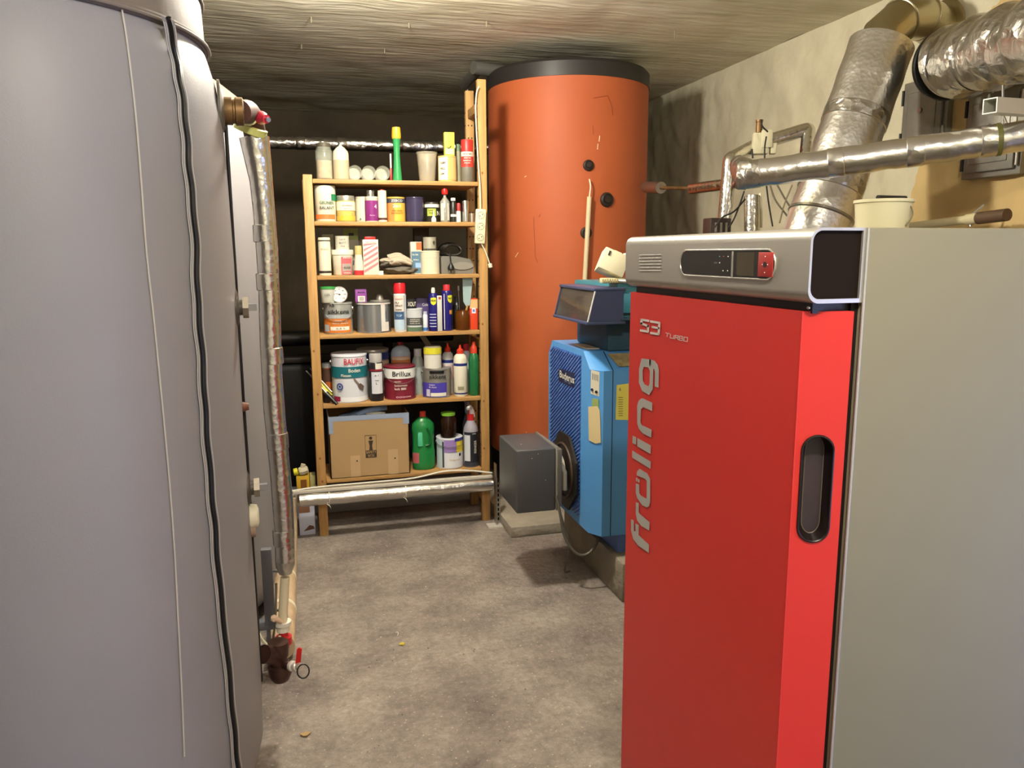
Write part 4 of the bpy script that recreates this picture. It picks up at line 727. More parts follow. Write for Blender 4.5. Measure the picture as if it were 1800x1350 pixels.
q.axis_lathe((lx, Yb, lz+.085), (0, -1, 0), [(.008, 0), (.008, .0015)], n=16); q.prism([(lx-.012, Yb-.0016, lz+.072), (lx+.012, Yb-.0016, lz+.072), (lx+.006, Yb-.0016, lz+.045), (lx+.009, Yb-.0016, lz+.022), (lx-.009, Yb-.0016, lz+.022), (lx-.006, Yb-.0016, lz+.045)], (0, .0012, 0))
q.textflat('SAFETY', (lx, Yb-.003, lz+.013), (1, 0, 0), (0, 0, 1), .020, CARD, wid=.050); q.textflat('BOX', (lx, Yb-.003, lz-.006), (1, 0, 0), (0, 0, 1), .020, CARD, wid=.032); q.build('printed_logo', t)
q = MB(mat('blue_cloth', '#8fa6cc', .7, bump=.3, bscale=15)); t = thing('blue_cloth', 'crumpled light blue cloth in the open cardboard box', 'cloth', (lx, Yb+.12, ztb-.05)); blob(q, (lx-.03, Yb+.13, ztb-.02), .11, .08, .028, q.cur, 4, -.12, .3)
q.tube(smooth_path([(lx-.06, Yb+.06, ztb-.01), (lx+.02, Yb+.07, ztb+.018), (lx+.09, Yb+.09, ztb+.022)], 5), [.016]*6+[.02]*5, n=14); q.build('cloth', t)
q = MB(WHITE); blob(q, (lx+.03, Yb+.05, ztb-.002), .05, .02, .008, WHITE, 8, 0, .2); q.build('paper', t)
DG = M('#1f7a3e', .3)
t, x, y, zb, r, H = item('s6b', 'detergent_bottle', 'big green detergent bottle with red cap and grip recess on the bottom board', 'bottle', BOT, (722.5, 763), 722, 5, [('body', [(.9, 0), (.98, .02), (1, .1), (1, .3), (.94, .38), (.95, .6), (1, .7), (.95, .78), (.6, .86), (.3, .9)], DG), ('cap', [(.28, .88), (.27, .99), (.001, 1)], M('#c23a2a', .4))], sq=.62,
     bands=[(.12, .3, -1.3, -.5, M('#b9606a', .45), 1.0)])
q = MB(M('#5ac09a', .3)); q.box(x-r*.55, x-r*.15, y-r*.60, y-r*.57, zb+H*.42, zb+H*.66, bev=.004); q.build('level_window', t)
q = MB(M('#175c2e', .35)); q.tube(smooth_path([(x+r*.25, y-r*.55, zb+H*.72), (x+r*.5, y-r*.56, zb+H*.6), (x+r*.45, y-r*.6, zb+H*.45), (x+r*.1, y-r*.62, zb+H*.42)], 6), .006, n=10); q.build('grip', t)
t, x, y, zb, r, H = item('s6c', 'paint_tin', 'white paint bucket with lilac and yellow label on the bottom board', 'tin', PAINT, (766, 813.5), 766, 5, tinp(M('#dcdfe8', .35)), bands=[(.04, .96, -1.4, -.75, M('#c8d8e2', .4)), (.05, .9, -.75, -.6, M('#3c4c58', .4)), (.55, .95, -.58, .5, M('#9a80c0', .4)), (.5, .98, .35, 1.3, M('#e0c832', .4)), (.03, .53, -.58, 1.3, M('#e6e8f0', .4)), (.4, .5, .55, .75, BLACK), (.9, 1.0, .2, 1.4, M('#3a3a90', .4))], handle=(.85, -.02),
     texts=[('Tiefgrund', .3, .2, .012, M('#c8b088', .4), .06)])
item('s6d', 'glass_jar', 'dark amber jar with a bright green lid standing on the lilac-labelled bucket', 'jar', BOT, (773, 802), 724, 5, [('body', [(.92, 0), (1, .05), (1, .72), (.78, .84), (.78, .9)], mat('dark_amber', '#241208', .15)), ('lid', [(.88, .88), (.88, .98), (.001, 1)], M('#7fb83c', .4))], on='s6c', dy=.02)
t, x, y, zb, r, H = item('s6e', 'spray_bottle', 'trigger spray bottle with red collar and black label on the bottom board', 'spray bottle', BOT, (813.5, 840.5), 733, 5, [('body', [(.94, 0), (1, .02), (1, .68), (.9, .8), (.5, .92), (.36, .96), (.36, 1)], M('#9a98a4', .3)), ('collar', [(.45, .94), (.45, 1.06), (.001, 1.06)], M('#c22a2a', .4))], dy=.012,
     bands=[(.1, .72, -1.2, 1.2, M('#22242e', .4)), (.13, .66, -1.15, -.3, M('#d8dce6', .4)), (.02, .1, -1.3, 1.3, M('#3c3e4a', .4))], texts=[('REINIGER', .42, .35, .02, WHITE, .07, 1, 1), ('1000', .69, .2, .008, WHITE, .02)])
q = MB(M('#e2e2e4', .35)); q.box(x-.012, x+.014, y-.01, y+.01, zb+H*1.06, zb+H*1.2, bev=.004); q.tube(smooth_path([(x+.004, y-.005, zb+H*1.18), (x-.008, y-.02, zb+H*1.23), (x-.022, y-.035, zb+H*1.2)], 5), .009, n=12); q.tube(smooth_path([(x+.004, y, zb+H*1.2), (x+.016, y, zb+H*1.12), (x+.02, y, zb+H*1.0)], 4), .004, n=8)
q.build('trigger_head', t); q = MB(RED); q.box(x-.014, x-.008, y-.02, y-.012, zb+H*1.02, zb+H*1.16, bev=.002); q.build('trigger', t)
item('s6f', 'spray_bottle', 'second spray bottle half hidden behind the black-labelled one', 'spray bottle', BOT, (812, 830), 706, 5, [('body', [(.94, 0), (1, .02), (1, .6), (.5, .78), (.3, .82)], M('#5f5a6a', .3)), ('trigger_head', [(.4, .8), (.5, .85), (.5, .96), (.4, 1), (.001, 1)], M('#9aa0b8', .4))], dy=.15)
# on the floor left of the shelf
fc0, fc1 = at(524, 930, z=0), at(560, 930, z=0)
t = thing('carton', 'white carton with brown flooring pictures on the floor left of the shelf', 'box', ((fc0.x+fc1.x)/2-.005, 3.97, 0)); xx0, xx1 = at(525, 900, y=3.93).x, at(553, 900, y=3.93).x; ht = at(540, 868, y=3.93).z
q = MB(M('#c9cde2', .5)); q.box(xx0, min(xx1, SX0-.03), 3.93, 4.03, 0, ht, bev=.003); q.build('body', t)
q = MB(M('#8a6248', .5)); q.box(xx0+.002, xx0+.055, 3.9285, 3.93, ht*.55, ht*.98); q.prism([(xx0+.02, 3.9285, ht*.10), (xx0+.075, 3.9285, ht*.14), (xx0+.07, 3.9285, ht*.21), (xx0+.05, 3.9285, ht*.24)], (0, .001, 0), M('#6a4a3c', .5)); q.build('print', t)
t = thing('crate_of_supplies', 'yellow box of fittings standing on the white carton left of the shelf', 'box', ((xx0+xx1)/2, 3.98, ht)); yx0, yx1 = at(521, 845, y=3.96).x, SX0-.03; hb = at(540, 835, y=3.96).z
q = MB(M('#c9a02c', .5)); q.box(yx0, yx1-.03, 3.95, 4.03, ht+.001, hb, bev=.003); q.box(yx1-.028, yx1, 3.95, 4.03, ht+.001, hb-.004, M('#a8a06a', .5), bev=.003); q.build('body', t)
q = MB(M('#7a4a20', .5)); q.box(yx0+.02, yx0+.05, 3.9485, 3.95, ht+.01, ht+.07); q.box(yx1-.026, yx1-.004, 3.9485, 3.95, ht+.005, ht+.03, WHITE); q.build('print', t)
t = thing('hose_fitting', 'yellow and cream plastic hose fitting lying on the yellow box', 'fitting', (yx0+.02, 3.97, hb)); fz = hb+.02
q = MB(M('#d8cf2c', .4)); q.axis_lathe((yx0-.012, 3.96, fz), (1, 0, .15), [(.014, 0), (.018, .003), (.018, .02), (.012, .022)]); q.build('nut', t)
q = MB(M('#c9bfa4', .5)); q.axis_lathe((yx0+.012, 3.96, fz), (1, .1, .2), [(.012, 0), (.02, .004), (.024, .02), (.02, .045), (.012, .05)], n=8); q.axis_lathe((yx0+.03, 3.96, fz+.01), (.3, 0, 1), [(.012, 0), (.012, .03)]); q.build('body', t)

# ---- power strip and cable on the right post
ps = thing('power_strip', 'white three-socket power strip hanging on the right shelf post', 'power strip', (at(845, 398, y=3.86).x, 3.87, at(845, 398, y=3.86).z))
pc = at(845, 398, y=3.86); PL = 60*depth(pc)/F_PX/2; q = MB(M('#ded8b8', .4)); T_ = Matrix.Translation(pc) @ Matrix.Rotation(radians(3), 4, 'Y')
q.box(-.026, .026, -.0, .022, -PL, PL, bev=.006, T=T_); q.build('housing', ps)
q = MB(M('#8d8a74', .5))
for dz in (-.055, 0, .055):
    cc_ = T_ @ Vector((0, -.0006, dz)); q.tube([cc_+Vector((.017*cos(a_), 0, .017*sin(a_))) for a_ in [2*pi*i/24 for i in range(25)]], .0011, n=6, caps=False)
    for s_ in (-1, 1): q.axis_lathe(cc_+Vector((s_*.007, 0, s_*.004)), (0, -1, 0), [(.0028, 0), (.0028, .0006)], BLACK, n=8)
    for s_ in (-1, 1): q.axis_lathe(cc_+Vector((-s_*.003, 0, s_*.0125)), (0, -1, 0), [(.0016, 0), (.0016, .0006)], BLACK, n=8)
q.build('socket', ps)
q = MB(M('#e2dcc4', .45)); q.tube(smooth_path([at(x_, y_, y=3.87) for x_, y_ in ((842, 152), (838, 162), (836, 190), (838, 240), (841, 290), (844, 330), (845, 368))], 6), .0032, n=8)
q.tube(smooth_path([at(x_, y_, y=3.87) for x_, y_ in ((846, 428), (852, 440), (858, 455), (861, 466))], 5), .003, n=8)
q.axis_lathe(at(861, 463, y=3.87), (.2, 0, -1), [(.006, 0), (.011, .004), (.011, .02), (.006, .024)], n=10); q.build('cable', ps)

# ============================================================ ORANGE TANK
OX, OY, OR = 1.545, 4.43, .46
tk = thing('orange_tank', 'tall orange jacketed storage tank with a black rim behind the blue boiler', 'tank', (OX, OY, 0))
ORM = mat('orange_jacket', '#b05830', .6, var=.05, vscale=2.5, bump=.03, bscale=6)
MB(ORM).lathe(OX, OY, [(OR, .20), (OR+.001, 1.2), (OR, 2.275)], n=128).build('jacket', tk)
q = MB(M('#2b2826', .45)); q.lathe(OX, OY, [(OR-.02, 2.27), (OR+.004, 2.272), (OR+.004, 2.345), (OR-.01, 2.362), (.001, 2.38)], n=96)
q.build('lid', tk)
q = MB(M('#1c1a19', .5)); q.lathe(OX, OY, [(OR-.03, .0), (OR-.03, .03), (OR+.001, .10), (OR+.003, .205)], n=96); q.build('base', tk)
for (px, py, rr) in ((1034, 310, 9.5), (1066, 370, 12.5), (1030, 428, 10)):
    p = at_cyl(px, py, OX, OY, OR); d = Vector((p.x-OX, p.y-OY, 0)).normalized(); R1 = rr*depth(p)/F_PX
    q = MB(M('#2c211c', .5)); q.axis_lathe(p-d*.004, d, [(R1*1.05, 0), (R1, .012), (R1*.75, .018), (R1*.72, .012), (R1*.5, .012), (R1*.45, .02), (.002, .021)], n=30); q.build('plug', tk)
q = MB(M('#8a3a1c', .6))   # scratches and scuffs in the jacket
for pts in ([(950, 395), (947, 400)], [(938, 400), (941, 470), (945, 480)], [(1068, 188), (1075, 205), (1077, 222)], [(1043, 192), (1068, 188)], [(885, 372), (887, 376)], [(1042, 240), (1043, 256)]):
    P = [at_cyl(a_, b_, OX, OY, OR+.0015) for a_, b_ in pts]; q.tube(P, .0015, n=5)
for pts in ([(1054, 258), (1053, 268)], [(1051, 272), (1050, 282)], [(906, 470), (911, 462)], [(922, 330), (925, 328)]):
    P = [at_cyl(a_, b_, OX, OY, OR+.0015) for a_, b_ in pts]; q.tube(P, .0022, M('#e8d2b0', .5), n=5)
q.build('scratches', tk)
# white sensor conduit in front of orange tank
cp_ = thing('sensor_conduit', 'thin white plastic conduit running down the orange tank', 'conduit', tuple(at_cyl(1030, 560, OX, OY, OR+.03)))
P1, P2, P3 = at_cyl(1036, 315, OX, OY, OR+.02), at_cyl(1036, 346, OX, OY, OR+.03), at_cyl(1022, 600, OX, OY, OR+.03)
q = MB(M('#d8c9a4', .5)); q.tube([P2, P3], .0125, n=16); q.build('tube', cp_); q = MB(CREAM); q.tube(smooth_path([P1, at_cyl(1038, 328, OX, OY, OR+.03), P2], 4), .004, n=8); q.build('cable', cp_)
# concrete base slab beneath
sl = MB(concrete('pad_concrete', '#8c857a', '#aaa294', 5, .4, 25)); sl.box(.97, 2.1, 3.60, 4.95, 0, .055, bev=.006); tag(sl.build('tank_pad', loc=(1.5, 4.3, 0)), 'low concrete pad the orange tank stands on', 'concrete pad')
for o in [o for o in bpy.data.objects if o.parent == tk or o == tk]: pass
tk.location.z = .056
cp_['_'] = 0; del cp_['_']

# ============================================================ BLUE BOILER
BLUE = mat('blue_enamel', '#5292d2', .4, var=.03, vscale=5); BLUED = M('#5272b4', .42); TEAL = M('#3c7684', .4); TEALD = M('#26465c', .45)
BX, BYN, BYF, BZ0, BZ1, BZ2 = 1.114, 2.84, 3.44, .265, .955, 1.02
pk = concrete('plinth_concrete', '#7c7466', '#9a9080', 4, .5, 22)
q = MB(pk); q.box(1.214, 2.25, 2.766, 3.50, 0, .17, bev=.012); tag(q.build('boiler_plinth', loc=(1.6, 3.1, 0)), 'rough concrete plinth under the blue boiler', 'plinth')
bb_ = thing('blue_boiler', 'blue oil boiler with ribbed front and teal control hood on a concrete plinth', 'boiler', (1.55, 3.12, .17))
low = [(BX, BYF), (BX, 2.90), (1.150, BYN), (2.1, BYN), (2.1, BYF)]; hi = [(BX+.004, BYF-.04), (BX+.004, 2.99), (1.16, 2.945), (2.08, 2.945), (2.08, BYF-.06)]
vs = [(x_, y_, BZ0) for x_, y_ in low]+[(x_, y_, BZ1) for x_, y_ in low]+[(x_, y_, BZ2) for x_, y_ in hi]
fs = [[0, 4, 3, 2, 1]]+[[i, (i+1) % 5, (i+1) % 5+5, i+5] for i in range(5)]+[[i+5, (i+1) % 5+5, (i+1) % 5+10, i+10] for i in range(5)]+[[10, 11, 12, 13, 14]]
q = MB(BLUE); q.add(vs, fs, smooth=False); q.build('casing', bb_)
q = MB(BLUED)  # diagonal ribs
y0_, y1_ = 3.00, 3.40; sl_ = .6; k_ = -10
for k_ in range(-18, 46):
    zb_ = .29+k_*.0178; pa = []
    # line from (y1_, zb_) up to (y0_, zb_+sl*(y1-y0))
    ya, za, yb2, zb2_ = y1_, zb_, y0_, zb_+sl_*(y1_-y0_)
    if za > .985 or zb2_ < .30: continue
    if za < .30: ya = y1_-(.30-za)/sl_; za = .30
    if zb2_ > .99: yb2 = y1_-(.99-zb_)/sl_; zb2_ = .99
    if ya-yb2 < .01: continue
    q.prism([(BX-.007, ya, za), (BX-.007, ya, za+.008), (BX-.007, yb2, zb2_+.008), (BX-.007, yb2, zb2_)], (.009, 0, 0))
q.build('ribs', bb_)
q = MB(BLUED); q.box(1.24, 2.08, 2.88, 3.4, .171, .27); q.build('base_frame', bb_)
q = MB(DARK); sx_ = at(1076, 750, y=BYN).x; q.box(sx_-.0015, sx_+.0015, BYN-.001, BYN+.01, BZ0, BZ1); q.prism([(sx_-.0015, BYN-.001, BZ1), (sx_+.0015, BYN-.001, BZ1), (sx_+.0015, 2.944, BZ2), (sx_-.0015, 2.944, BZ2)], (0, 0, .0012)); q.build('panel_seam', bb_)
# badge
def face_x(px, py, off=0): return at(px, py, x=BX-.008-off)
q = MB(M('#16204a', .4)); q.sheet([face_x(982, 647), face_x(1009.5, 656), face_x(1009, 682), face_x(982, 670)]); bdg = q.build('badge', bb_)
q = MB(WHITE); o_ = face_x(996, 662, .002); q.textflat('Buderus', o_, (0, -1, 0), (0, 0, 1), .045, WHITE, wid=.19); q.textflat('10 / 25', face_x(997, 671, .002), (0, -1, 0), (0, 0, 1), .014, M('#8a94b8', .5), wid=.08); q.build('lettering', bdg)
# gauge plate on chamfer (plane through (BX,2.90),(1.15,2.84))
cP = Vector((BX, 2.90, .6)); cN = Vector((-.06, -.036, 0)).normalized()
def ch(px, py, o=.001): return at_plane(px, py, cP+cN*o, cN)
q = MB(M('#cfc9b4', .4)); q.sheet([ch(1039, 650), ch(1054, 654), ch(1053, 697), ch(1038, 692)])
q.axis_lathe(ch(1041, 685, .002), cN, [(.006, 0), (.006, .003)], M('#22304a', .4)); q.axis_lathe(ch(1048.5, 689, .002), cN, [(.006, 0), (.006, .003)], M('#1a1a1a', .4))
for i in range(4): q.sheet([ch(1041+3*i, 656+i, .0016), ch(1042.4+3*i, 656.5+i, .0016), ch(1042.2+3*i, 668+i, .0016), ch(1041+3*i, 667+i, .0016)], GREY)
q.build('gauge_plate', bb_)
q = MB(M('#c9b88c', .7)); q.prism([ch(1034, 715, .004), ch(1050, 714, .004), ch(1054, 722, .004), ch(1056, 778, .004), ch(1047, 780, .004), ch(1035, 774, .004)], -cN*.003); q.prism([ch(1041, 700, .003), ch(1052, 702, .003), ch(1052, 716, .003), ch(1040, 716, .003)], -cN*.002, M('#8a9a5a', .6)); q.build('paper_tag', bb_)['label'] = 'worn yellowed paper tag'
# yellow service card on side panel
def sd_(px, py, o=.0015): return at(px, py, y=BYN-o)
q = MB(M('#d8cf62', .55)); q.sheet([sd_(1084, 677), sd_(1105, 674), sd_(1105, 738), sd_(1082, 738)])
for i in range(9): q.sheet([sd_(1087, 698+i*4, .0022), sd_(1095, 698+i*4, .0022), sd_(1095, 699.2+i*4, .0022), sd_(1087, 699.2+i*4, .0022)], M('#7a7440', .5))
q.textflat('6', sd_(1090, 684, .0022), (1, 0, 0), (0, 0, 1), .02, GREY); q.build('service_card', bb_)['label'] = 'yellow service card'
# sooty patch of insulation on the top slope
q = MB(mat('rust_patch', '#9a8a62', .8, var=.3, vscale=30)); q.prism([(1.22, 2.855, .967), (1.42, 2.855, .967), (1.42, 2.925, 1.009), (1.20, 2.925, 1.009)], (0, -.003, .004)); q.build('label_plate', bb_)
q = MB(M('#d9c9b4', .5)); q.box(1.15, 1.21, 3.03, 3.20, BZ2, BZ2+.003); q.build('paper_label', bb_)
# control hood
h = MB(TEALD); h.box(1.20, 1.9, 2.93, 3.30, BZ2, 1.155, bev=.012); h.build('hood_stem', bb_)
def prof_x(pts, y0, y1, m, q): q.prism([(x_, y0, z_) for x_, z_ in pts], (0, y1-y0, 0), m)
q = MB(TEAL); prof_x([(1.17, 1.155), (1.95, 1.155), (1.95, 1.30), (1.20, 1.30)], 2.83, 3.32, TEAL, q); q.box(1.17, 1.95, 2.80, 2.835, 1.185, 1.265, M('#3a8298', .38), bev=.006); q.box(1.2, 1.95, 2.79, 2.832, 1.160, 1.168, TEALD); q.build('control_hood', bb_)
q = MB(mat('smoked_plastic', '#5a5048', .08, alpha=.5, spec=.9)); PF = M('#3c4668', .35)
Pn = [at(1047, 512, y=2.80), at(1034, 566, y=2.80)]; xA, zA = Pn[0].x, Pn[0].z; xB, zB = Pn[1].x, Pn[1].z
q.prism([(xA, 2.80, zA), (xB, 2.80, zB), (xB, 3.2, zB), (xA, 3.2, zA)], (.003, 0, 0)); q.build('smoked_cover', bb_)
q = MB(PF); q.box(xA-.008, 1.22, 2.795, 3.21, zA, zA+.012, bev=.003); q.box(xB-.008, 1.22, 2.795, 3.21, zB-.012, zB, bev=.003); q.prism([(xA-.004, 2.796, zA), (xB-.004, 2.796, zB), (1.21, 2.796, zB), (1.21, 2.796, zA)], (0, .006, 0)); q.prism([(xA-.004, 3.20, zA), (xB-.004, 3.20, zB), (1.21, 3.20, zB), (1.21, 3.20, zA)], (0, .006, 0)); q.tube([(xA-.003, 2.797, zA), (xB-.003, 2.797, zB)], .003, M('#c9c9d0', .3)); q.build('cover_frame', bb_)
q = MB(M('#5a5450', .5)); q.box(1.16, 1.21, 2.82, 3.19, zB, zA); q.box(1.145, 1.16, 2.93, 3.05, zB+.005, zA-.03, M('#a8a49c', .5), bev=.003); q.axis_lathe((1.16, 3.13, (zA+zB)/2), (-1, 0, 0), [(.022, 0), (.02, .018)], GREY); q.build('control_panel', bb_)
# white controller perched on the hood
W0 = at(1075, 470, D=3.05); t = thing('room_controller', 'white controller box lying tilted on the teal hood of the blue boiler', 'controller', (1.26, 3.0, 1.30))
T_ = Matrix.Translation(Vector((W0.x, W0.y, 1.375))) @ Matrix.Rotation(radians(-15), 4, 'Z') @ Matrix.Rotation(radians(24), 4, 'Y') @ Matrix.Rotation(radians(-18), 4, 'X')
q = MB(M('#dcd6b8', .45)); q.box(-.05, .055, -.035, .035, -.045, .045, bev=.004, T=T_); q.box(-.01, .02, -.01, .01, .045, .055, T=T_); q.build('housing', t)
q = MB(M('#3a3a34', .4)); q.box(-.032, -.024, -.037, -.034, .015, .034, T=T_); q.build('display', t)
q = MB(M('#4a62a0', .4)); q.box(.05, .057, -.028, .028, -.04, .03, T=T_); q.build('side_label', t)
q = MB(M('#c9c09a', .5)); q.box(W0.x-.055, W0.x+.04, W0.y-.045, W0.y-.01, 1.302, 1.322, bev=.004)
for i in range(7): q.box(W0.x-.06+i*.01, W0.x-.055+i*.01, W0.y-.055, W0.y-.045, 1.305, 1.318)
q.build('terminal_strip', t)
q = MB(M('#e4e0d4', .4)); q.tube(smooth_path([(W0.x+.05, W0.y, 1.41), (W0.x+.09, W0.y-.02, 1.415), (W0.x+.11, W0.y-.03, 1.38)], 5), .006, n=10)
q.tube(smooth_path([(W0.x+.01, W0.y-.05, 1.312), (W0.x+.05, W0.y-.09, 1.31), (W0.x+.10, W0.y-.13, 1.305), (W0.x+.16, W0.y-.14, 1.31)], 5), .005, n=10); q.build('cable', t)
# burner
CHAR = mat('charcoal_metal', '#47484c', .45); xb0, xb1, yb0, yb1, zb0_, zb1_ = .828, 1.000, 2.985, 3.275, .345, .618
bu = thing('burner', 'charcoal oil burner box bolted to the front of the blue boiler', 'burner', ((xb0+xb1)/2, (yb0+yb1)/2, zb0_))
q = MB(CHAR); q.box(xb0, xb1, yb0, yb1, zb0_, zb1_, bev=.008, seg=3); q.build('cover', bu)
q = MB(M('#c9c4ba', .4)); 
for (px, py) in ((959, 844), (951, 899), (946, 798), (925, 907), (935, 806)): c_ = at(px, py, y=yb0-.0008); q.axis_lathe(c_, (0, -1, 0), [(.0018, 0), (.0018, .0006)], n=8)
for (px, py) in ((925, 760), (916, 781)): c_ = at(px, py, z=zb1_+.0005); q.axis_lathe(c_, (0, 0, 1), [(.003, 0), (.003, .0006)], n=8)
q.build('paint_specks', bu)
q = MB(M('#a9a59c', .35, .5)); q.box(xb1, xb1+.008, yb0-.002, yb1+.002, zb0_+.0, zb1_+.004, bev=.002); q.box(xb1+.008, xb1+.03, yb0+.004, yb1-.004, zb0_+.012, zb1_-.008, M('#77746d', .4, .4), bev=.006); q.build('mounting_frame', bu)
q = MB(M('#c9c3b4', .4, .3)); q.axis_lathe((xb1+.03, 3.13, .48), (1, 0, 0), [(.085, 0), (.085, .012), (.07, .02), (.07, .04)], M('#b3ada0', .4, .4)); q.tube([(xb1+.03, 3.03, .54), (xb1+.05, 3.02, .50), (xb1+.052, 3.02, .42)], .011, n=10); q.build('blast_tube', bu)
q = MB(M('#241e1a', .5)); hx = [(.17*cos(radians(a_)), .17*sin(radians(a_))) for a_ in (67, 22, -22, -67, -112, -157, 157, 112)]; q.prism([(BX-.014, 3.15+u_2, .47+v_2*1.05) for u_2, v_2 in hx], (-.01, 0, 0)); q.tube([(BX-.026, 3.15+.12*cos(t_), .47+.12*sin(t_)) for t_ in [2*pi*i/30 for i in range(31)]], .006, M('#4a3a30', .5), n=8, caps=False); q.build('burner_flange', bu)
q = MB(M('#57534a', .5)); q.tube(smooth_path([(xb1+.0, yb0-.005, .41), (xb1+.012, yb0-.02, .34), (xb1+.03, yb0-.03, .24), (xb1+.07, yb0-.05, .17), (xb1+.12, yb0-.06, .16), (xb1+.17, yb0-.05, .21), (xb1+.19, yb0+.0, .30)], 8), .0065, n=10)
q.tube(smooth_path([(xb1+.02, yb0+.02, .36), (xb1+.03, yb0, .30), (xb1+.06, yb0-.01, .2), (xb1+.06, yb0+.05, .05), (xb1+.1, yb0+.1, .02)], 8), .004, n=8); q.build('cable', bu)
q = MB(M('#33302c', .5)); q.tube([(1.0, 3.2, .058), (1.14, 3.3, .12)], .012, n=10)

# ============================================================ RED AND GREY PELLET BOILER (nearest right)
GREYP = mat('silver_grey_paint', '#79745f', .7, .0, bump=.01, bscale=400); REDP = mat('red_enamel', '#cc3430', .40, spec=.4)
SILV = mat('silver_header', '#b4b0a8', .34, .45); HTOP, HBOT = 1.4525, 1.348
XC, XF = .689, .681; YN, YFR = .936, 1.555
fr = thing('pellet_boiler', 'large red and silver-grey boiler standing closest on the right', 'boiler', (1.3, 1.25, 0))
q = MB(GREYP); q.box(.772, 1.9, .934, 1.575, .02, 1.4525, bev=.003, seg=2); q.build('body', fr)
q = MB(M('#c9cac8', .25, .6)); q.tube([(.7715, .9345, .02), (.7715, .9345, 1.452)], .0022, n=8); q.build('panel_highlight', fr)['label'] = 'highlight on the side panel edge, put in as a pale strip'  # edge highlight of the side panel, painted in as a thin pale strip
q = MB(M('#16110f', .5)); q.box(.760, .775, .945, 1.56, .03, 1.45); q.box(.70, .772, .95, 1.55, 1.333, 1.349); q.build('shadow_gap', fr)
# door: plan polygon with a slanting near edge
DZ0, DZ1 = .06, 1.336; bvA = Vector((XC, .957, 0)); bvB = Vector((.757, .934, 0)); plan = [(XC, YFR), (bvA.x, bvA.y), (bvB.x, bvB.y), (.757, 1.55)]
bN = Vector((bvA.y-bvB.y, -(bvB.x-bvA.x)*1, 0)).normalized(); bN = Vector((-(bvA.y-bvB.y), -(bvB.x-bvA.x), 0)).normalized(); bN = Vector((bvB.y-bvA.y, -(bvB.x-bvA.x), 0)).normalized()
def bev(px, py, o=0): return at_plane(px, py, bvA+bN*o, bN)
h1, h2 = bev(1446, 766), bev(1428, 952); hc = (h1+h2)/2; hc = bev(1433, 860); zt2_, zb2_ = h1.z, h2.z; hw = 27*depth(hc)/F_PX
tdir = (bvB-bvA).normalized(); 
q = MB(REDP); P3 = [Vector((x_, y_, 0)) for x_, y_ in plan]
def vv(p, z): return Vector((p.x, p.y, z))
q.add([vv(P3[0], DZ0), vv(P3[1], DZ0), vv(P3[1], DZ1), vv(P3[0], DZ1)], [[0, 1, 2, 3]], smooth=False)
q.add([vv(p, DZ1) for p in P3], [[0, 1, 2, 3]], smooth=False); q.add([vv(p, DZ0) for p in P3], [[0, 1, 2, 3]], smooth=False)
q.add([vv(P3[0], DZ0), vv(P3[3], DZ0), vv(P3[3], DZ1), vv(P3[0], DZ1)], [[0, 1, 2, 3]], smooth=False); q.add([vv(P3[2], DZ0), vv(P3[3], DZ0), vv(P3[3], DZ1), vv(P3[2], DZ1)], [[0, 1, 2, 3]], smooth=False)
# bevel face with a stadium hole
hcen = vv(hc, (zt2_+zb2_)/2); hh_ = (zt2_-zb2_)/2; nS = 12
stad = [(hw*cos(a_), (hh_-hw)+hw*sin(a_)) for a_ in [pi*i/nS for i in range(nS+1)]]+[(hw*cos(a_), -(hh_-hw)+hw*sin(a_)) for a_ in [pi+pi*i/nS for i in range(nS+1)]]
def bpt(u, v, o=0): return hcen+tdir*u+Vector((0, 0, v))+bN*o
uL = (bvA-hcen).dot(tdir); uR = (bvB-hcen).dot(tdir); vT = DZ1-hcen.z; vB = DZ0-hcen.z
outer = [(uR, vB), (uR, vT), (uL, vT), (uL, vB)]
tr = tessellate_polygon([[Vector((u, v, 0)) for u, v in outer], [Vector((u, v, 0)) for u, v in stad]]); allp = outer+stad
q.add([bpt(u, v) for u, v in allp], [list(t_) for t_ in tr], smooth=False)
door = q.build('door', fr)
q = MB(M('#c9474a', .3)); q.tube([vv(bvA, DZ0), vv(bvA, DZ1)], .0012, REDP, n=6); q.build('door_edge', door)
q = MB(M('#1d1414', .35)); ns = len(stad); inn = [(u*.60+hw*.12, v*.93) for u, v in stad]
q.add([bpt(u, v, .0008) for u, v in stad]+[bpt(u, v, -.004) for u, v in stad]+[bpt(u, v, -.022) for u, v in inn], [[i, (i+1) % ns, (i+1) % ns+ns, i+ns] for i in range(ns)]+[[i+ns, (i+1) % ns+ns, (i+1) % ns+2*ns, i+2*ns] for i in range(ns)])
q.add([bpt(u, v, -.022) for u, v in inn], [list(range(ns))], M('#3b3238', .35), False)
q.tube([bpt(u*1.0, v, .0012) for u, v in stad]+[bpt(stad[0][0], stad[0][1], .0012)], .0018, M('#1d1414', .35), n=6, caps=False)
q.tube([bpt(u, v, -.0215) for u, v in inn]+[bpt(*inn[0], -.0215)], .0008, M('#6a6054', .35), n=6, caps=False); q.build('door_handle', door)
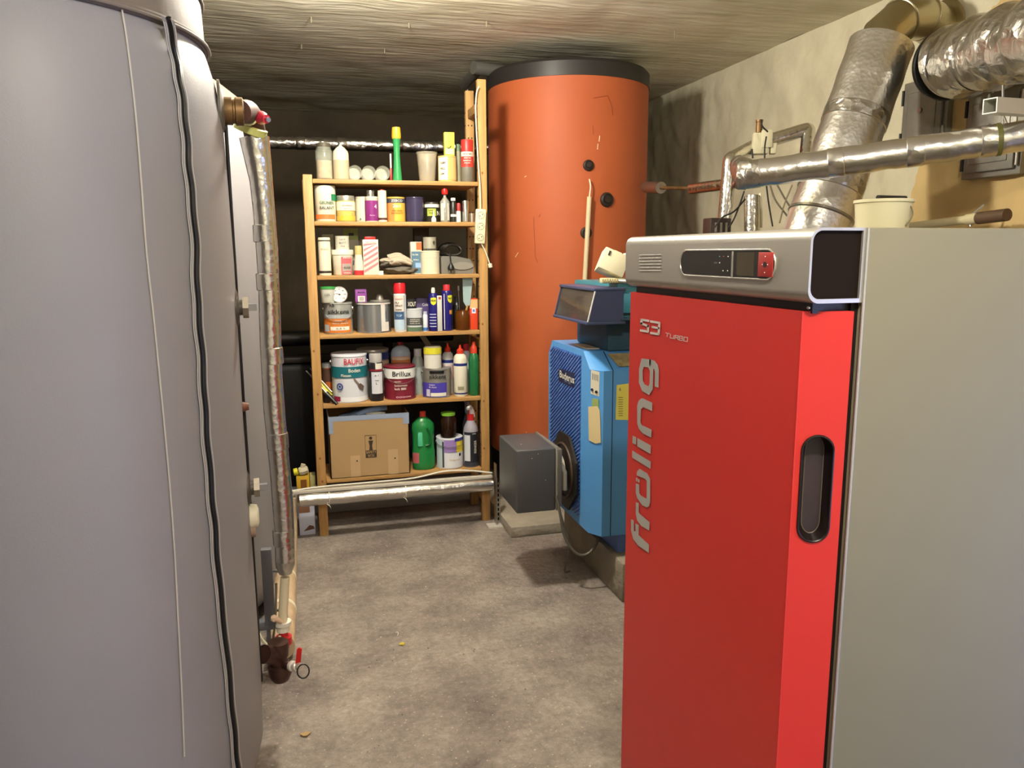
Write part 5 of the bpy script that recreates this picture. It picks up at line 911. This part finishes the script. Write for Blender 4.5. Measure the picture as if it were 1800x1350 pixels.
# lettering on the door
q = MB(M('#b9b7b4', .35, .2)); LX = XC-.0012
def LP(sc, ox, oy, pts): return [at(ox+a_/sc, oy+b_/sc, x=LX) for a_, b_ in pts]
r1 = lambda pts: LP(5.192, 1095, 540, pts); r2 = lambda pts: LP(5.625, 1095, 760, pts)
go = [(147, 560), (170, 467), (255, 478), (278, 545), (272, 750), (238, 802), (175, 765), (145, 690)]; gi = [(180, 575), (192, 543), (230, 550), (245, 580), (243, 700), (232, 722), (198, 703), (182, 670)]
q.add(r1(go)+r1(gi), [[i, (i+1) % 8, (i+1) % 8+8, i+8] for i in range(8)], smooth=False)
q.sheet(r1([(240, 472), (290, 490), (318, 525), (328, 570), (325, 735), (290, 722), (292, 600), (285, 565), (240, 530)]))
q.sheet(r1([(165, 833), (185, 833), (268, 872), (266, 948), (185, 912), (165, 930), (160, 1050), (172, 1075), (262, 1118), (258, 1190), (180, 1152), (145, 1110), (130, 1060), (130, 900), (143, 855)]))
q.sheet(r1([(88, 1170), (122, 1188), (120, 1255), (86, 1240)])); q.sheet(r1([(130, 1192), (255, 1262), (252, 1340), (130, 1270)]))
q.sheet(r2([(92, 178), (276, 290), (272, 362), (90, 250)]))
q.sheet(r2([(165, 360), (240, 405), (270, 460), (270, 690), (258, 730), (235, 742), (190, 720), (140, 650), (127, 600), (127, 505), (160, 515), (162, 600), (180, 625), (230, 655), (235, 640), (235, 480), (220, 460), (135, 425), (140, 385)]))
q.sheet(r2([(130, 445), (145, 450), (143, 487), (128, 480)])); q.sheet(r2([(149, 460), (165, 468), (163, 499), (148, 492)]))
q.sheet(r2([(127, 690), (158, 700), (156, 790), (165, 805), (265, 890), (260, 972), (180, 925), (140, 870), (127, 810)]))
q.sheet(r2([(80, 860), (107, 868), (109, 975), (125, 980), (122, 900), (157, 915), (155, 1015), (258, 1110), (255, 1192), (150, 1120), (100, 1055), (80, 970)]))
q.build('lettering', door)
q = MB(M('#d8d2cf', .35))
def stroke(pts, w_, sc=5.192, ox=1095, oy=540, closed=False):
    P = [Vector((a_, b_)) for a_, b_ in pts]
    for i in range(len(P)-1):
        d = (P[i+1]-P[i]).normalized(); n_v = Vector((-d.y, d.x))*w_/2; a_ = P[i]-d*w_*.42; b_ = P[i+1]+d*w_*.42
        q.add(LP(sc, ox, oy, [a_-n_v, a_+n_v, b_+n_v, b_-n_v]), [[0, 1, 2, 3]], smooth=False)
stroke([(232, 124), (170, 114)], 20); stroke([(170, 116), (168, 148)], 20); stroke([(168, 148), (228, 172)], 20); stroke([(230, 172), (228, 218)], 20); stroke([(226, 222), (163, 212)], 20)
stroke([(256, 130), (328, 142)], 20); stroke([(332, 146), (326, 240)], 20); stroke([(322, 246), (256, 235)], 20); stroke([(270, 181), (326, 192)], 18)
for pl_ in ([(390, 234), (425, 242)], [(408, 240), (402, 268)], [(434, 248), (431, 280), (462, 286), (466, 256)], [(474, 290), (477, 256), (506, 262), (505, 277), (478, 274)], [(490, 277), (505, 296)], [(516, 262), (545, 268), (543, 305), (513, 300), (516, 262)], [(514, 281), (545, 286)], [(558, 272), (590, 277), (588, 313), (555, 308), (558, 272)]): stroke(pl_, 6)
q.build('model_lettering', door)
# header: extruded rounded profile along Y
def rprof(x0, x1, z0, z1, r, n=8):
    out = [(x1, z0), (x1, z1)]
    out += [(x0+r-r*sin(t_), z1-r+r*cos(t_)) for t_ in [pi/2*i/n for i in range(n+1)]]
    out += [(x0+r-r*cos(t_), z0+r-r*sin(t_)) for t_ in [pi/2*i/n for i in range(n+1)]]
    return out
hp_ = rprof(XF, .7705, HBOT, HTOP, .018)
def extr(q, prof, y0, y1, m):
    n = len(prof); vs = [(x_, y0, z_) for x_, z_ in prof]+[(x_, y1, z_) for x_, z_ in prof]
    q.add(vs, [[i, (i+1) % n, (i+1) % n+n, i+n] for i in range(n)]+[list(range(n))[::-1], [i+n for i in range(n)]], m)
q = MB(SILV)
ins = rprof(XF+.0035, .7655, HBOT+.006, HTOP-.004, .015); n1 = len(hp_)
q.add([(x_, YN, z_) for x_, z_ in hp_]+[(x_, YN, z_) for x_, z_ in ins], [[i, (i+1) % n1, (i+1) % n1+n1, i+n1] for i in range(n1)], SILV, False)
q.add([(x_, YN, z_) for x_, z_ in hp_]+[(x_, YFR+.012, z_) for x_, z_ in hp_], [[i, (i+1) % n1, (i+1) % n1+n1, i+n1] for i in range(n1)]+[[i+n1 for i in range(n1)]], SILV)
q.add([(x_, YN, z_) for x_, z_ in ins]+[(x_, YN+.006, z_) for x_, z_ in ins], [[i, (i+1) % n1, (i+1) % n1+n1, i+n1] for i in range(n1)], SILV, False)
hd = q.build('header_panel', fr)
q = MB(M('#1c140f', .9, spec=.1)); extr(q, ins, YN+.004, YN+.02, q.cur); q.build('end_cap', hd)
q = MB(M('#8f8c85', .4, .3)); hx_ = XF-.0006
for i in range(6):
    a_, b_ = at(1124, 449+i*5.4, x=hx_), at(1162, 448+i*5.6, x=hx_); q.tube([a_, b_], .0007, M('#8d8880', .5, .1), n=6)
q.build('speaker_slots', hd)
# display inset
pa_, pb_ = at(1197, 464, x=hx_), at(1364, 463, x=hx_); zt_ = at(1210, 440, x=hx_).z; zb3 = at(1210, 484, x=hx_).z; rr = (zt_-zb3)/2; zc_ = (zt_+zb3)/2
def stad_y(y0, y1, r, ex): # y0 > y1
    q1 = [(y0-r*ex+r*ex*sin(t_), zc_+r*cos(t_)) for t_ in [pi*i/14 for i in range(15)]]; q2 = [(y1+r*ex-r*ex*sin(t_), zc_-r*cos(t_)) for t_ in [pi*i/14 for i in range(15)]]; return q1+q2
so = stad_y(pa_.y, pb_.y, rr, 1.0)
q = MB(M('#262220', .3)); q.prism([(hx_-.0002, y_, z_) for y_, z_ in so], (-.0012, 0, 0)); dsp = q.build('control_display', hd)
q = MB(M('#d2cec4', .25, .7)); q.tube([(hx_-.0008, y_, z_) for y_, z_ in so]+[(hx_-.0008,)+so[0]], .0015, n=6, caps=False); yl = at(1289, 463, x=hx_).y; q.box(hx_-.0025, hx_, yl-.002, yl+.002, zb3+.002, zt_-.002); q.build('display_bezel', dsp)
q = MB(M('#4b4436', .15)); y1, y2 = at(1297, 463, x=hx_).y, at(1327, 463, x=hx_).y; q.box(hx_-.002, hx_-.001, y2, y1, zb3+.004, zt_-.004); q.build('screen', dsp)
q = MB(M('#b03634', .4)); y1, y2 = at(1335, 463, x=hx_).y, at(1361, 463, x=hx_).y; q.box(hx_-.0028, hx_-.001, y2, y1, zb3+.004, zt_-.004, bev=.0008); ycc = (y1+y2)/2
q.axis_lathe((hx_-.0028, ycc, zc_), (-1, 0, 0), [(.0045, 0), (.0045, .0008)], M('#3c2c2a', .4)); 
for a_, b_ in ((0, .012), (0, -.012), (.007, 0), (-.007, 0)): q.ico((hx_-.003, ycc+a_, zc_+b_), .001, WHITE, sub=1)
q.build('button_pad', dsp)['label'] = 'red four-way button pad'
q = MB(WHITE)
for px, py, m_ in ((1265, 451, M('#5a9a90', .4)), (1272, 451, M('#b03a4a', .4)), (1280, 451, WHITE), (1265, 462, M('#f0d8d0', .4)), (1271, 476, WHITE), (1279, 476, WHITE)): p = at(px, py, x=hx_-.0016); q.ico(p, .0012, m_, sub=1)
q.textflat('START', at(1258, 462, x=hx_-.002), (0, -1, 0), (0, 0, 1), .004, M('#9a948e', .4)); q.build('indicator_lights', dsp)
q = MB(STEEL); q.ico(at(1421, 541, y=.95), .0026, STEEL, sub=2); q.build('screw', fr)

# ============================================================ RIGHT SIDE: FLUE, DUCT, PIPES
def P_(px, py, D): return at(px, py, D=D)
fl = thing('flue_pipe', 'slanting foil-wrapped flue pipe with a bare steel elbow behind the red boiler', 'flue', tuple(P_(1430, 420, 3.05)))
f0, f1 = P_(1418, 450, 2.95), P_(1549, 80, 2.95); n_ = 30
q = MB(FOIL_FL); pts = [f0.lerp(f1, i/n_) for i in range(n_+1)]; q.tube(pts, [.118+.0012*sin(i*1.3) for i in range(n_+1)], n=56)
for t_ in (.30, .62): q.axis_lathe(f0.lerp(f1, t_), f1-f0, [(.118, 0), (.1205, .002), (.1205, .05), (.118, .052)], FOIL_CR, n=56)
q.build('foil_lagging', fl)
q = MB(M('#8a8578', .3, .8)); q.axis_lathe(f0.lerp(f1, .18), f1-f0, [(.119, 0), (.123, .004), (.123, .012), (.119, .014)], n=48); q.build('clamp', fl)
BS = mat('brushed_steel', '#b3a98a', .28, 1.0, bump=.05, bscale=30); g0_ = f1+(f1-f0).normalized()*(-.02); g1_ = P_(1560, 45, 2.95); g2_ = P_(1612, 30, 3.0)
R_e = .079
wallend = at(1652, 50, x=XW-.02)
q = MB(BS); q.tube([g0_, P_(1553, 62, 2.95), P_(1580, 38, 2.97), P_(1622, 32, 3.03), Vector((wallend.x, wallend.y, wallend.z))], [R_e, R_e, R_e, R_e, R_e], n=40)
q.build('steel_elbow', fl)
q = MB(BS)
for pt, dr_ in ((P_(1582, 37, 2.97), P_(1622, 32, 3.03)-P_(1553, 62, 2.95)), (P_(1622, 32, 3.03), wallend-P_(1580, 38, 2.97))): q.axis_lathe(pt, dr_, [(R_e, -.006), (R_e+.004, -.003), (R_e+.004, .003), (R_e, .006)], n=40)
q.axis_lathe((XW-.005, wallend.y, wallend.z), (-1, 0, 0), [(R_e+.03, 0), (R_e+.03, .003), (R_e, .012)], n=40); q.build('elbow_bead', fl)
# big crumpled duct
du = thing('flexible_duct', 'thick crumpled foil duct at the upper right by the wall', 'duct', tuple(P_(1700, 110, 2.8)))
c0, c1 = P_(1668, 112, 2.80), P_(1900, 44, 2.16); mid = [c0.lerp(c1, i/24)+Vector((.006*sin(i*.9), .004*sin(i*1.7), .006*sin(i*1.1))) for i in range(25)]
q = MB(FOIL_CR); q.tube(mid, [.124-.010*i/24+.004*sin(i*2.1)+.002*sin(i*5) for i in range(25)], n=64); q.build('foil_jacket', du)
q = MB(BLACK); dd = (c1-c0).normalized(); q.axis_lathe(c0-dd*.02, dd, [(.122, 0), (.126, .004), (.126, .016), (.122, .02)], n=56); q.axis_lathe(c0-dd*.08, dd, [(.082, 0), (.082, .07)], DARK, n=40); q.build('end_ring', du)
q = MB(STEEL); hpt = P_(1763, 150, 2.46); q.tube([hpt, P_(1762, 240, 2.46)], .004, n=8); q.build('threaded_rod', du)
# rail beneath the duct
ra_ = thing('support_rail', 'square white steel rail under the crumpled duct', 'rail', tuple(P_(1765, 185, 2.55)))
r0, r1_ = P_(1740, 186, 2.3), P_(1900, 196, 2.5); dd = (r1_-r0).normalized(); sd2 = dd.cross(Vector((0, 0, 1))).normalized(); u2 = sd2.cross(dd)*-1
q = MB(M('#c9c8bc', .4, .3)); sq_ = [(-.022, -.022), (.022, -.022), (.022, .022), (-.022, .022)]; sqi = [(a_*.86, b_*.86) for a_, b_ in sq_]
o1 = [r0+sd2*a_+u2*b_ for a_, b_ in sq_]; o2 = [r1_+sd2*a_+u2*b_ for a_, b_ in sq_]; i1 = [r0+sd2*a_+u2*b_ for a_, b_ in sqi]; i2 = [r0+dd*.08+sd2*a_+u2*b_ for a_, b_ in sqi]
q.add(o1+o2+i1+i2, [[i, (i+1) % 4, (i+1) % 4+4, i+4] for i in range(4)]+[[4, 5, 6, 7]]+[[i, (i+1) % 4, (i+1) % 4+8, i+8] for i in range(4)]+[[i+8, (i+1) % 4+8, (i+1) % 4+12, i+12] for i in range(4)]+[[12, 13, 14, 15]], smooth=False)
q.build('rail', ra_)
q = MB(M('#8f8c80', .4, .4)); q.box(-.03, .05, -.02, .02, -.05, .05, T=Matrix.Translation(P_(1812, 205, 2.50))); q.build('bracket', ra_)
# main silver pipe
mp_ = thing('supply_pipe', 'long foil-wrapped pipe crossing the right side above the red boiler', 'pipe', tuple(P_(1500, 285, 2.8)))
m0, m1_ = P_(1325, 306, 2.74), P_(1900, 225, 2.38); n_ = 36
q = MB(FOIL_SM); q.tube([m0.lerp(m1_, i/n_)+Vector((0, 0, .0015*sin(i*1.3))) for i in range(n_+1)], [.0475+.0011*sin(i*2.3) for i in range(n_+1)], n=40)
for t_ in (.25, .5, .72): q.axis_lathe(m0.lerp(m1_, t_), m1_-m0, [(.0475, 0), (.0495, .003), (.0495, .05), (.0475, .052)], n=40)
dm = (m1_-m0).normalized(); 
e_up = P_(1302, 290, 3.05)
q.tube([m0+dm*.02, m0-dm*.03, P_(1308, 300, 2.78), P_(1298, 288, 2.84)], [.049, .051, .046, .033], FOIL_CR, n=30); q.build('foil_lagging', mp_)
q = MB(M('#6a6a34', .4)); tt_ = P_(1748, 245, 2.475); t1 = ((tt_-m0).dot(dm)); q.axis_lathe(m0+dm*t1, dm, [(.048, 0), (.051, .001), (.051, .014), (.048, .016)], n=30); q.build('tie_band', mp_)['label'] = 'olive tie band'
q = MB(STEEL); q.tube([m0+dm*(t1+.03)+Vector((0, 0, .04)), P_(1762, 200, 2.46)], .004, n=8); q.build('hanger_rod', mp_)
# small manifold loop
lp = thing('pump_loop', 'loop of thin foil-wrapped pipes with a valve actuator by the rough wall', 'pipework', tuple(P_(1300, 400, 3.4)))
def fpipe(pts, r_, m=FOIL, nm='foil_pipe'): q = MB(m); q.tube(pts, r_, n=26); return q.build(nm, lp)
A1_, A2_, A3_ = P_(1272, 378, 3.35), P_(1281, 285, 3.35), P_(1323, 262, 3.45)
fpipe(elbow(A1_-Vector((0, 0, .15)), P_(1283, 280, 3.35), P_(1324, 258, 3.5), .02), .030)
B1_, B2_, B3_ = P_(1350, 248, 3.5), P_(1424, 222, 3.5), P_(1415, 300, 3.45)
fpipe(elbow(B1_, P_(1422, 226, 3.5), B3_, .02), .030)
fpipe([P_(1322, 345, 3.3), P_(1322, 440, 3.3)], .033)
fpipe([P_(1135, 329, 4.2), P_(1162, 330, 4.0)], .030, M('#a9a49a', .3, .9))
fpipe([P_(1162, 330, 4.0), P_(1215, 331, 3.8)], .009, BRASS, 'thin_pipe')
fpipe([P_(1215, 332, 3.8), P_(1290, 322, 3.55)], .026)
q = MB(STEEL); q.tube([P_(1292, 322, 3.4), P_(1312, 322, 3.3)], .02, M('#7a4a40', .4, .4), n=14); q.axis_lathe(P_(1298, 322, 3.36), P_(1312, 322, 3.3)-P_(1292, 322, 3.4), [(.028, 0), (.028, .012)], n=8); q.build('pipe_union', lp)
q = MB(M('#c9c2a4', .45)); T_ = Matrix.Translation(P_(1337, 253, 3.4)) @ Matrix.Rotation(radians(-25), 4, 'Z'); q.box(-.035, .03, -.03, .03, -.045, .045, bev=.004, T=T_); q.box(.0, .045, -.035, .0, -.02, .055, bev=.003, T=T_); q.box(.04, .065, -.03, .02, -.045, -.0, bev=.003, T=T_); q.build('valve_actuator', lp)['label'] = 'beige plastic valve actuator'
q = MB(BRASS); p = P_(1334, 234, 3.42); q.axis_lathe(p, (0, 0, 1), [(.008, 0), (.014, .003), (.014, .045), (.016, .047), (.016, .056)], n=14); p = P_(1309, 334, 3.2); q.axis_lathe(p, (0, 0, 1), [(.004, 0), (.006, .02), (.005, .045)], n=10); q.build('air_vent', lp)['label'] = 'brass air vent'
q = MB(M('#1c1a16', .5))
for path in ([(1347, 240), (1344, 262), (1345, 300), (1350, 350), (1358, 398)], [(1337, 210), (1340, 222), (1350, 232)], [(1308, 336), (1300, 360), (1290, 385), (1281, 400)], [(1310, 350), (1290, 372), (1270, 382), (1256, 400)], [(1322, 262), (1323, 278)]):
    q.tube(smooth_path([P_(a_, b_, 3.2) for a_, b_ in path], 5), .0035, n=7)
q.tube(smooth_path([P_(a_, b_, 3.3) for a_, b_ in [(1352, 320), (1362, 350), (1380, 375), (1395, 395)]], 5), .004, M('#6a6350', .5), n=7)
q.tube(smooth_path([P_(a_, b_, 3.3) for a_, b_ in [(1366, 325), (1380, 350), (1396, 375)]], 5), .004, M('#6a6350', .5), n=7); q.tube(smooth_path([P_(a_, b_, 3.3) for a_, b_ in [(1392, 325), (1378, 360), (1370, 392)]], 5), .004, M('#8a8068', .5), n=7)
q.tube(smooth_path([P_(a_, b_, 3.3) for a_, b_ in [(1336, 340), (1338, 370), (1338, 400)]], 5), .005, CREAM, n=7); q.build('cable', lp)
p = P_(1261, 400, 3.35); q = MB(M('#33241f', .45)); q.box(p.x-.05, p.x+.05, p.y-.03, p.y+.04, p.z-.12, p.z+.04, bev=.006)
for i in range(3): q.box(p.x-.03+i*.025, p.x-.02+i*.025, p.y-.032, p.y-.03, p.z-.02, p.z+.02, STEEL)
tag(q.build('junction_box', loc=tuple(p)), 'small dark red-brown junction box beneath the thin pipes', 'junction box')
# chimney doors
def wall_rect(px0, py0, px1, py1): a_ = at(px0, py0, x=XW-.03); b_ = at(px1, py1, x=XW-.03); return a_.y, b_.y, b_.z, a_.z
def chim(label, px0, py0, px1, py1):
    ya, yb2, z0_, z1_ = wall_rect(px0, py0, px1, py1); yl_, yh_ = min(ya, yb2), max(ya, yb2)
    t = thing('chimney_door', label, 'soot door', (XW-.02, (yl_+yh_)/2, (z0_+z1_)/2), 'soot doors on the chimney wall')
    ZN = mat('grey_zinc', '#8d8a80', .45, .5, var=.1, vscale=20)
    q = MB(ZN); q.box(XW-.035, XW+.03, yl_, yh_, z0_, z1_, bev=.003); q.build('frame', t)
    q = MB(ZN); q.box(XW-.05, XW-.035, yl_+.02, yh_-.02, z0_+.02, z1_-.02, bev=.005); q.box(XW-.053, XW-.05, yl_+.045, yh_-.045, z0_+.05, z1_-.05, bev=.003); q.build('door', t)
    q = MB(STEEL); q.axis_lathe((XW-.053, (yl_+yh_)/2, (z0_+z1_)/2+.02), (-1, 0, 0), [(.01, 0), (.01, .008)], n=14); q.build('knob', t)
    q = MB(DARK)
    for z_ in (z0_+.06, z1_-.06): q.tube([(XW-.045, yh_-.01, z_-.03), (XW-.045, yh_-.01, z_+.03)], .006, n=8); q.tube([(XW-.045, yl_+.01, z_-.03), (XW-.045, yl_+.01, z_+.03)], .005, STEEL, n=8)
    q.build('hinge', t)
chim('grey metal soot door on the wall between flue and crumpled duct', 1592, 148, 1662, 262)
chim('grey metal soot door on the ochre plaster beneath the support rail', 1704, 165, 1794, 305)
# bucket on the boiler
Bp = P_(1550, 400, 1.75); bz_ = 1.4535; pl_t = thing('paint_pail', 'small white pail with a wire handle standing on the red and grey boiler', 'pail', (Bp.x, Bp.y, bz_))
rb_ = 48*1.75/F_PX; ztp = at(1550, 352, D=1.75).z; q = MB(M('#ddd6b4', .45)); Hh = ztp-bz_
q.lathe(Bp.x, Bp.y, [(rb_*.86, 0), (rb_*.97, Hh*.9), (rb_*1.02, Hh*.92), (rb_*1.02, Hh), (rb_*.95, Hh), (rb_*.84, .004), (.001, .004)], n=48, z0=bz_); q.build('body', pl_t)
q = MB(M('#77725c', .4)); q.tube([(Bp.x+(rb_)*cos(t_)*.75+rb_*.5*0, Bp.y-rb_*.75*cos(t_)*.3, bz_+Hh*.9) for t_ in (0, 0)], .001, n=4) if 0 else None
hx0 = at(1590, 355, D=1.9); q.tube(smooth_path([at(1588, 357, D=1.72), at(1600, 362, D=1.7), at(1604, 378, D=1.7), at(1592, 397, D=1.7)], 6), .0016, n=7); q.build('wire_handle', pl_t)
q = MB(DARK); qa_, qb_2 = at(1543, 346, D=1.73), at(1592, 343, D=1.77); t = thing('stirring_stick', 'short dark stick lying across the white pail', 'stick', tuple((qa_+qb_2)/2)); q.tube([Vector((qa_.x, qa_.y, ztp+.005)), Vector((qb_2.x, qb_2.y, ztp+.006))], .0052, n=10); q.build('stick', t)
# pale pipe on the wall with a clamp
w0, w1_ = at(1600, 398, x=XW-.12), at(1700, 386, x=XW-.12); t = thing('wall_pipe', 'pale plastic pipe with a metal clamp low on the ochre wall', 'pipe', tuple(w1_))
q = MB(M('#cfc49c', .5)); q.tube([w0, w1_], .016, n=18); q.tube([w1_, w1_+(w1_-w0).normalized()*.05], .020, n=18); q.build('pipe', t)
q = MB(M('#5a4430', .6)); e_ = w1_+(w1_-w0).normalized()*.05; q.tube([e_, e_+(w1_-w0).normalized()*.12], .022, n=14); q.build('stub', t)
q = MB(STEEL); q.tube([at(1706, 398, x=XW-.12), at(1703, 382, x=XW-.12), at(1729, 360, x=XW-.08)], .004, n=8); q.build('clamp', t)
q = MB(DARK)
for (px, py) in ((1506, 360), (1500, 352)): q.ico(at(px, py, x=XW-.02), .01, sub=1)
tag(q.build('wall_screws', loc=tuple(at(1506, 360, x=XW-.02))), 'dark screw heads in the wall behind the flue', 'screw')

# ============================================================ CEILING BITS, FLOOR BITS
for i, (px, py) in enumerate(((1186, 57), (547, 35), (530, 82), (676, 90), (719, 45), (855, 42))):
    p = at(px, py, z=ZC-.012); q = MB(M('#8a8468', .5)); q.tube([Vector((p.x, p.y, ZC)), p-Vector((0, 0, .012 if i else .03))], .003, n=6)
    tag(q.build('ceiling_hook', loc=tuple(p)), ['small hook hanging from the ceiling near the right wall', 'rusty nail stub in the ceiling above the left tank gap', 'nail stub in the darker left part of the ceiling', 'nail stub in the ceiling above the shelf', 'nail stub in the ceiling near the lamp glow', 'nail stub in the bright part of the ceiling'][i], 'nail', 'nail stubs in the ceiling')
p = at(1089, 150, y=4.02); q = MB(M('#d8d4c0', .4)); q.tube([p, p+Vector((0, 0, .03))], .003, n=6); q.build('pin', tk)
p = at(537, 1293, z=0); q = MB(M('#a88a5c', .7)); q.prism([p+Vector((cos(a_)*.014*(1+.3*sin(3*a_)), sin(a_)*.010, .004+.003*sin(2*a_)*0)) for a_ in [2*pi*i/12 for i in range(12)]], (0, 0, .002)); tag(q.build('dry_leaf', loc=tuple(p)), 'small dry brown leaf on the floor beside the nearest tank', 'leaf')
p = at(707, 1132, z=0.003); q = MB(M('#c9b43c', .6)); blob(q, (p.x, p.y, .004), .010, .008, .004, q.cur, 2, 0, .4); tag(q.build('yellow_scrap', loc=tuple(p)), 'yellow crumb of plastic in the middle of the floor', 'scrap')
p = at(698, 1115, z=0); q = MB(M('#c9c4b4', .5)); q.tube(smooth_path([p+Vector((-.004, .012, .002)), p+Vector((.004, .014, .002)), p+Vector((.004, .0, .002)), p+Vector((.0, -.014, .002))], 4), .0015, n=6); tag(q.build('white_hook', loc=tuple(p)), 'tiny bent white clip on the floor behind the yellow crumb', 'clip')
q = MB(M('#cfc8bc', .7))
for i in range(150):
    x_, y_ = random.uniform(-.02, .75), random.uniform(1.6, 3.7); s_ = random.uniform(.0012, .0032)
    q.ico((x_, y_, s_*.6), s_, random.choice([M('#cfc8bc', .7), M('#bfb09c', .7), M('#4a4038', .7)]), sub=1, sc=(1, random.uniform(.5, 1), .6))
tag(q.build('floor_crumbs'), 'scattered plaster crumbs and grit on the concrete floor', 'debris', None, 'stuff')
# ceiling lamps (just outside the picture)
for lx_, ly_, lab in ((LAMP[0], LAMP[1], 'round ceiling lamp above the middle of the room'), (.32, .08, 'round ceiling lamp behind the viewer')):
    t = thing('ceiling_lamp', lab, 'lamp', (lx_, ly_, ZC)); q = MB(WHITE); q.lathe(lx_, ly_, [(.06, 0), (.06, -.02), (.05, -.025)], z0=ZC, n=24); q.build('base', t); q = MB(M('#3a3834', .5)); q.lathe(lx_, ly_, [(.02, -.02), (.02, -.045), (.001, -.045)], z0=ZC, n=20); q.build('socket', t)
